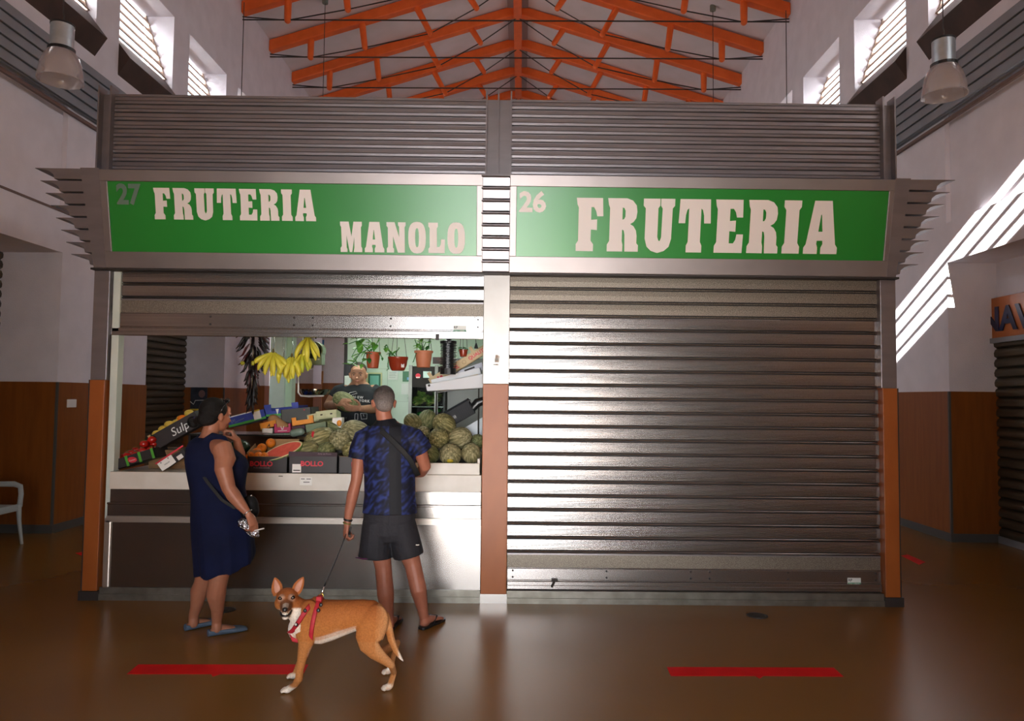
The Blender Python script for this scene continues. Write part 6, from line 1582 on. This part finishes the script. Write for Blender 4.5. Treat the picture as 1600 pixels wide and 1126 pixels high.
# crates at top right
woodc = mat('crate_pine', 'c8b088', 'b89e74', rough=.6, scale=4, stretch=(1, 1, 8))
def slanted(px0, py0, px1, py1, Y, hpx, d, m_, label, name='fruit_crate', t=.008):
    o = P(px0, py0, Y); e = P(px1, py1, Y); ux = e-o; w = ux.length; r = root(name, o, label, 'crate', 'tilted crates at the right of the stall'); F = LM(o, ux, (0, -.05, 1)); h = hpx/PXM(Y); tray(r, F, w, d, h, m_, t, 0); return r, F, w, h
r, F, w, h = slanted(676, 604, 770, 546, .75, 14, .3, woodc, 'pale wooden crate printed QUALITY in red sloping up to the right')
put_text('QUALITY', redt, r, F(w*.64, -.002, h*.35), F(1, 0, 0)-F(0, 0, 0), F(0, 0, 1)-F(0, 0, 0), .045, bold=.03, depth=.0015, width=w*.29, name='red_print')
put_text('DEL', redt, r, F(w*.37, -.002, h*.3), F(1, 0, 0)-F(0, 0, 0), F(0, 0, 1)-F(0, 0, 0), .045, bold=.03, depth=.0015, width=w*.1, name='red_print')
m = MB(); m.tube([F(w*.56+.018*cos(2*pi*k/14), -.002, h*.5+.018*sin(2*pi*k/14)) for k in range(14)], .0015, 5, closed=True); m.build('round_mark', mat('print_brown', '8a7048', rough=.6), r)
m = MB(); c_ = F(w*.18, -.002, h*.45); m.ball(c_, (.014, .002, .014), 8, 5); m.ball(c_+Vector((-.03, 0, -.005)), (.012, .002, .008), 8, 5); m.build('tomato_print', redt, r)
for x_ in (.02, w*.72):
    m = MB(); lbox(m, F, x_, x_+.03, 0, .03, h, h+.05); m.build('corner_post', woodc, r)
r, F, w, h = slanted(675, 603, 752, 584, .62, 10, .3, mat('white_crate', 'd4d6da', 'c8cace', rough=.5, scale=4), 'white crate with pale wooden edges tilted between the other crates')
m = MB(); lbox(m, F, -.006, w*.93, -.004, .0, -.01, .008); lbox(m, F, -.008, .004, -.004, .3, -.01, h); m.build('pale_edge', woodc, r)
r, F, w, h = slanted(716, 592, 757, 577, .8, 12, .25, mat('grey_white_crate', 'b8b8c4', rough=.5), 'grey white crate with a dark hand slot behind the white crates')
m = MB(); lbox(m, F, .08, .18, -.002, .0, h*.62, h*.85); m.build('hand_slot', kmetd, r)
o = P(666, 611, .55); r = root('foam_board', o, 'long white polystyrene board lying lowest of the tilted crates', 'board', 'tilted crates at the right of the stall')
a, b_, c_, d_ = P(667, 611, .55), P(757, 606, .55), P(757, 583, .55), P(665, 600, .55); dy = Vector((0, .34, 0))
m = MB(); m.hexa([a, b_, b_+dy, a+dy, d_, c_, c_+dy, d_+dy]); m.build('board', mat('white_foam', 'd8dade', rough=.6), r, bevel=.008)
m = MB(); q = P(670.5, 602, .547); m.ball(q, (.011, .003, .011), 10, 6); m.build('dark_hole', kmetd, r)
# supporting wire rack for the crates
r = root('wire_rack', (P(735, 0, .7).x, .7, 1.035), 'steel wire rack standing at the right inside the stall', 'rack')
for x_, y_ in ((P(756, 0, .62).x, .62), (P(756, 0, 1.0).x-.0, 1.0), (P(748, 0, .98).x-.35, .98)):
    m = MB(); m.tube([(x_, y_, 1.17), (x_, y_, 1.78)], .008, 6); m.build('upright', rodm, r)
m = MB(); m.tube([(P(690, 0, .9).x, .98, 1.72), (P(756, 0, .9).x, .98, 1.78)], .006, 6); m.build('crossbar', rodm, r)
# black plastic crate and the white board beneath it
bc = mat('black_crate_plastic', '1a1c20', '222428', rough=.65, spec=.25, scale=6)
r = root('plastic_crate', P(700, 668, .58), 'black slotted plastic crate tilted on the melons at the right', 'crate')
o = P(693, 655, .62); F = LM(P(703, 668, .56), P(752, 640, .56)-P(703, 668, .56), (-.3, -.1, 1))
tray(r, F, .26, .26, .13, bc, .008, 0)
for k in range(7):
    m = MB(); lbox(m, F, .12+k*.018, .127+k*.018, -.006, 0, .01, .12); m.build('rib', bc, r)
for k in range(6):
    m = MB(); lbox(m, F, .03+k*.012, .036+k*.012, -.0015, 0, .05, .075); m.build('slot', blk, r)
m = MB(); lbox(m, F, -.02, .28, -.012, .01, .118, .132); m.build('crate_rim', bc, r)
m = MB(); m.tube([P(736, 640, .6), P(746, 629, .6), P(757, 625, .6)], [.03, .04, .035], 10, dome=True); m.build('black_bag', blk, label='crumpled black bag above the black plastic crate', cat='bag', smooth=True)
m = MB(); a, b_, c_ = P(712, 676, .64), P(757, 650, .64), P(757, 690, .64); m.add([a, b_, c_, P(722, 690, .64)]+[v+Vector((0, .02, 0)) for v in (a, b_, c_, P(722, 690, .64))], [(0, 1, 2, 3), (7, 6, 5, 4), (0, 4, 5, 1), (1, 5, 6, 2), (2, 6, 7, 3), (3, 7, 4, 0)]); m.build('side_board', mat('board_grey_white', 'bcc4c8', rough=.5), label='pale triangular board under the black plastic crate', cat='board')
# poster on the rear left pier and little things seen through
HALL[0] = True
m = MB(); r0_ = None
HALL[0] = False
a, b_ = P(297, 641, 7.2), P(325, 605, 7.2)
hx = lambda px, py: P(px, py, 7.55)
a, b_ = hx(297, 641), hx(324, 605)
r = root('poster', ((a.x+b_.x)/2, 7.55, a.z), 'dark poster with a pale wavy line and yellow foot on the far orange pier', 'poster')
m = MB(); m.box(a.x, b_.x, 7.55, 7.56, a.z, b_.z); m.build('sheet', mat('poster_dark', '1c2430', '3a4250', rough=.4, scale=4), r)
m = MB(); m.box(a.x, b_.x, 7.545, 7.55, a.z, a.z+.03); m.build('yellow_strip', mat('yellow_print', 'c8b030'), r)
zz = (a.z+b_.z)/2-.05; w_ = b_.x-a.x; m = MB(); m.tube([(a.x, 7.545, zz), (a.x+w_*.2, 7.545, zz-.05), (a.x+w_*.3, 7.545, zz+.02), (b_.x, 7.545, zz+.03)], .008, 5); m.build('white_line', mat('print_white', 'd8dad8'), r)
m = MB(); m.ball((a.x+w_*.68, 7.546, b_.z-.12), (.06, .004, .07), 10, 6); m.build('pink_shape', mat('poster_pink', '8a6a68', rough=.5), r, smooth=True)
# ------------------------------------------------------------------ light, sky, camera
def area(name, loc, rot, sx, sy, power, col=(1, 1, 1), spread=180):
    l = bpy.data.lights.new(name, 'AREA'); l.shape = 'RECTANGLE'; l.size = sx; l.size_y = sy; l.energy = power; l.color = col; l.spread = radians(spread)
    o = bpy.data.objects.new(name, l); COL.objects.link(o); o.location = loc; o.rotation_euler = rot; return o
def aim(o, d):
    o.rotation_mode = 'QUATERNION'; o.rotation_quaternion = Vector(d).to_track_quat('-Z', 'Y')
hd = HW((0, 1, 0))-HW((0, 0, 0))
o = area('daylight_entrance', HW(((DX0+DX1)/2, YB-2.3, DZ/2)), (0, 0, 0), DX1-DX0-.1, DZ-.1, 95, (.98, .99, 1), 62); aim(o, hd+Vector((0, 0, .0)))
for (a, b) in WIN:
    for sg, X in ((-1, XL), (1, XR)):
        d = HW((X-sg, 0, 0))-HW((X, 0, 0))
        o = area('daylight_window', HW((X+sg*.75, (a+b)/2, (WZ0+WZ1)/2+.35)), (0, 0, 0), b-a+.5, 1.7, 175, (.975, .975, 1)); aim(o, d+Vector((0, 0, .35)))
d = HW((1, 0, 0))-HW((0, 0, 0))
o = area('daylight_side_exit', HW((XL-1.2, sum(YD)/2, 1.6)), (0, 0, 0), 1.6, 3.0, 120, (1, .98, .95)); aim(o, d)
o = area('stall_lamp_light', (-1.2, 1.4, 2.64), (0, 0, 0), 1.4, .08, 15, (.9, 1, .88))
# sun through the high louvre at the back
sd = Vector((.075, 1, -.5)).normalized(); sd = (HW(sd)-HW((0, 0, 0))).normalized()
l = bpy.data.lights.new('sun', 'SUN'); l.energy = 170; l.angle = radians(.12); l.color = (1, .98, .95)
o = bpy.data.objects.new('sun', l); COL.objects.link(o); aim(o, sd)
w = bpy.data.worlds.new('world'); SC.world = w; w.use_nodes = True
w.node_tree.nodes['Background'].inputs[0].default_value = (.75, .86, 1, 1); w.node_tree.nodes['Background'].inputs[1].default_value = 3.0
cd = bpy.data.cameras.new('camera'); cam = bpy.data.objects.new('camera', cd); COL.objects.link(cam)
cd.sensor_fit = 'HORIZONTAL'; cd.sensor_width = 36; cd.lens = FOC/1600*36; cd.clip_start = .05; cd.clip_end = 200
R = Matrix((CR, CU, -CF)).transposed().to_4x4(); cam.matrix_world = Matrix.Translation(CAMP) @ R
SC.camera = cam
vs = SC.view_settings; vs.view_transform = 'Standard'; vs.look = 'None'; vs.gamma = 1; vs.use_curve_mapping = False; vs.exposure = 0
SC.cycles.max_bounces = 8; SC.cycles.diffuse_bounces = 5; SC.cycles.glossy_bounces = 4; SC.cycles.transmission_bounces = 6
SC.cycles.use_denoising = True; SC.cycles.sample_clamp_indirect = 6; SC.cycles.caustics_reflective = False; SC.cycles.caustics_refractive = False
try: SC.cycles.use_light_tree = True
except Exception: pass
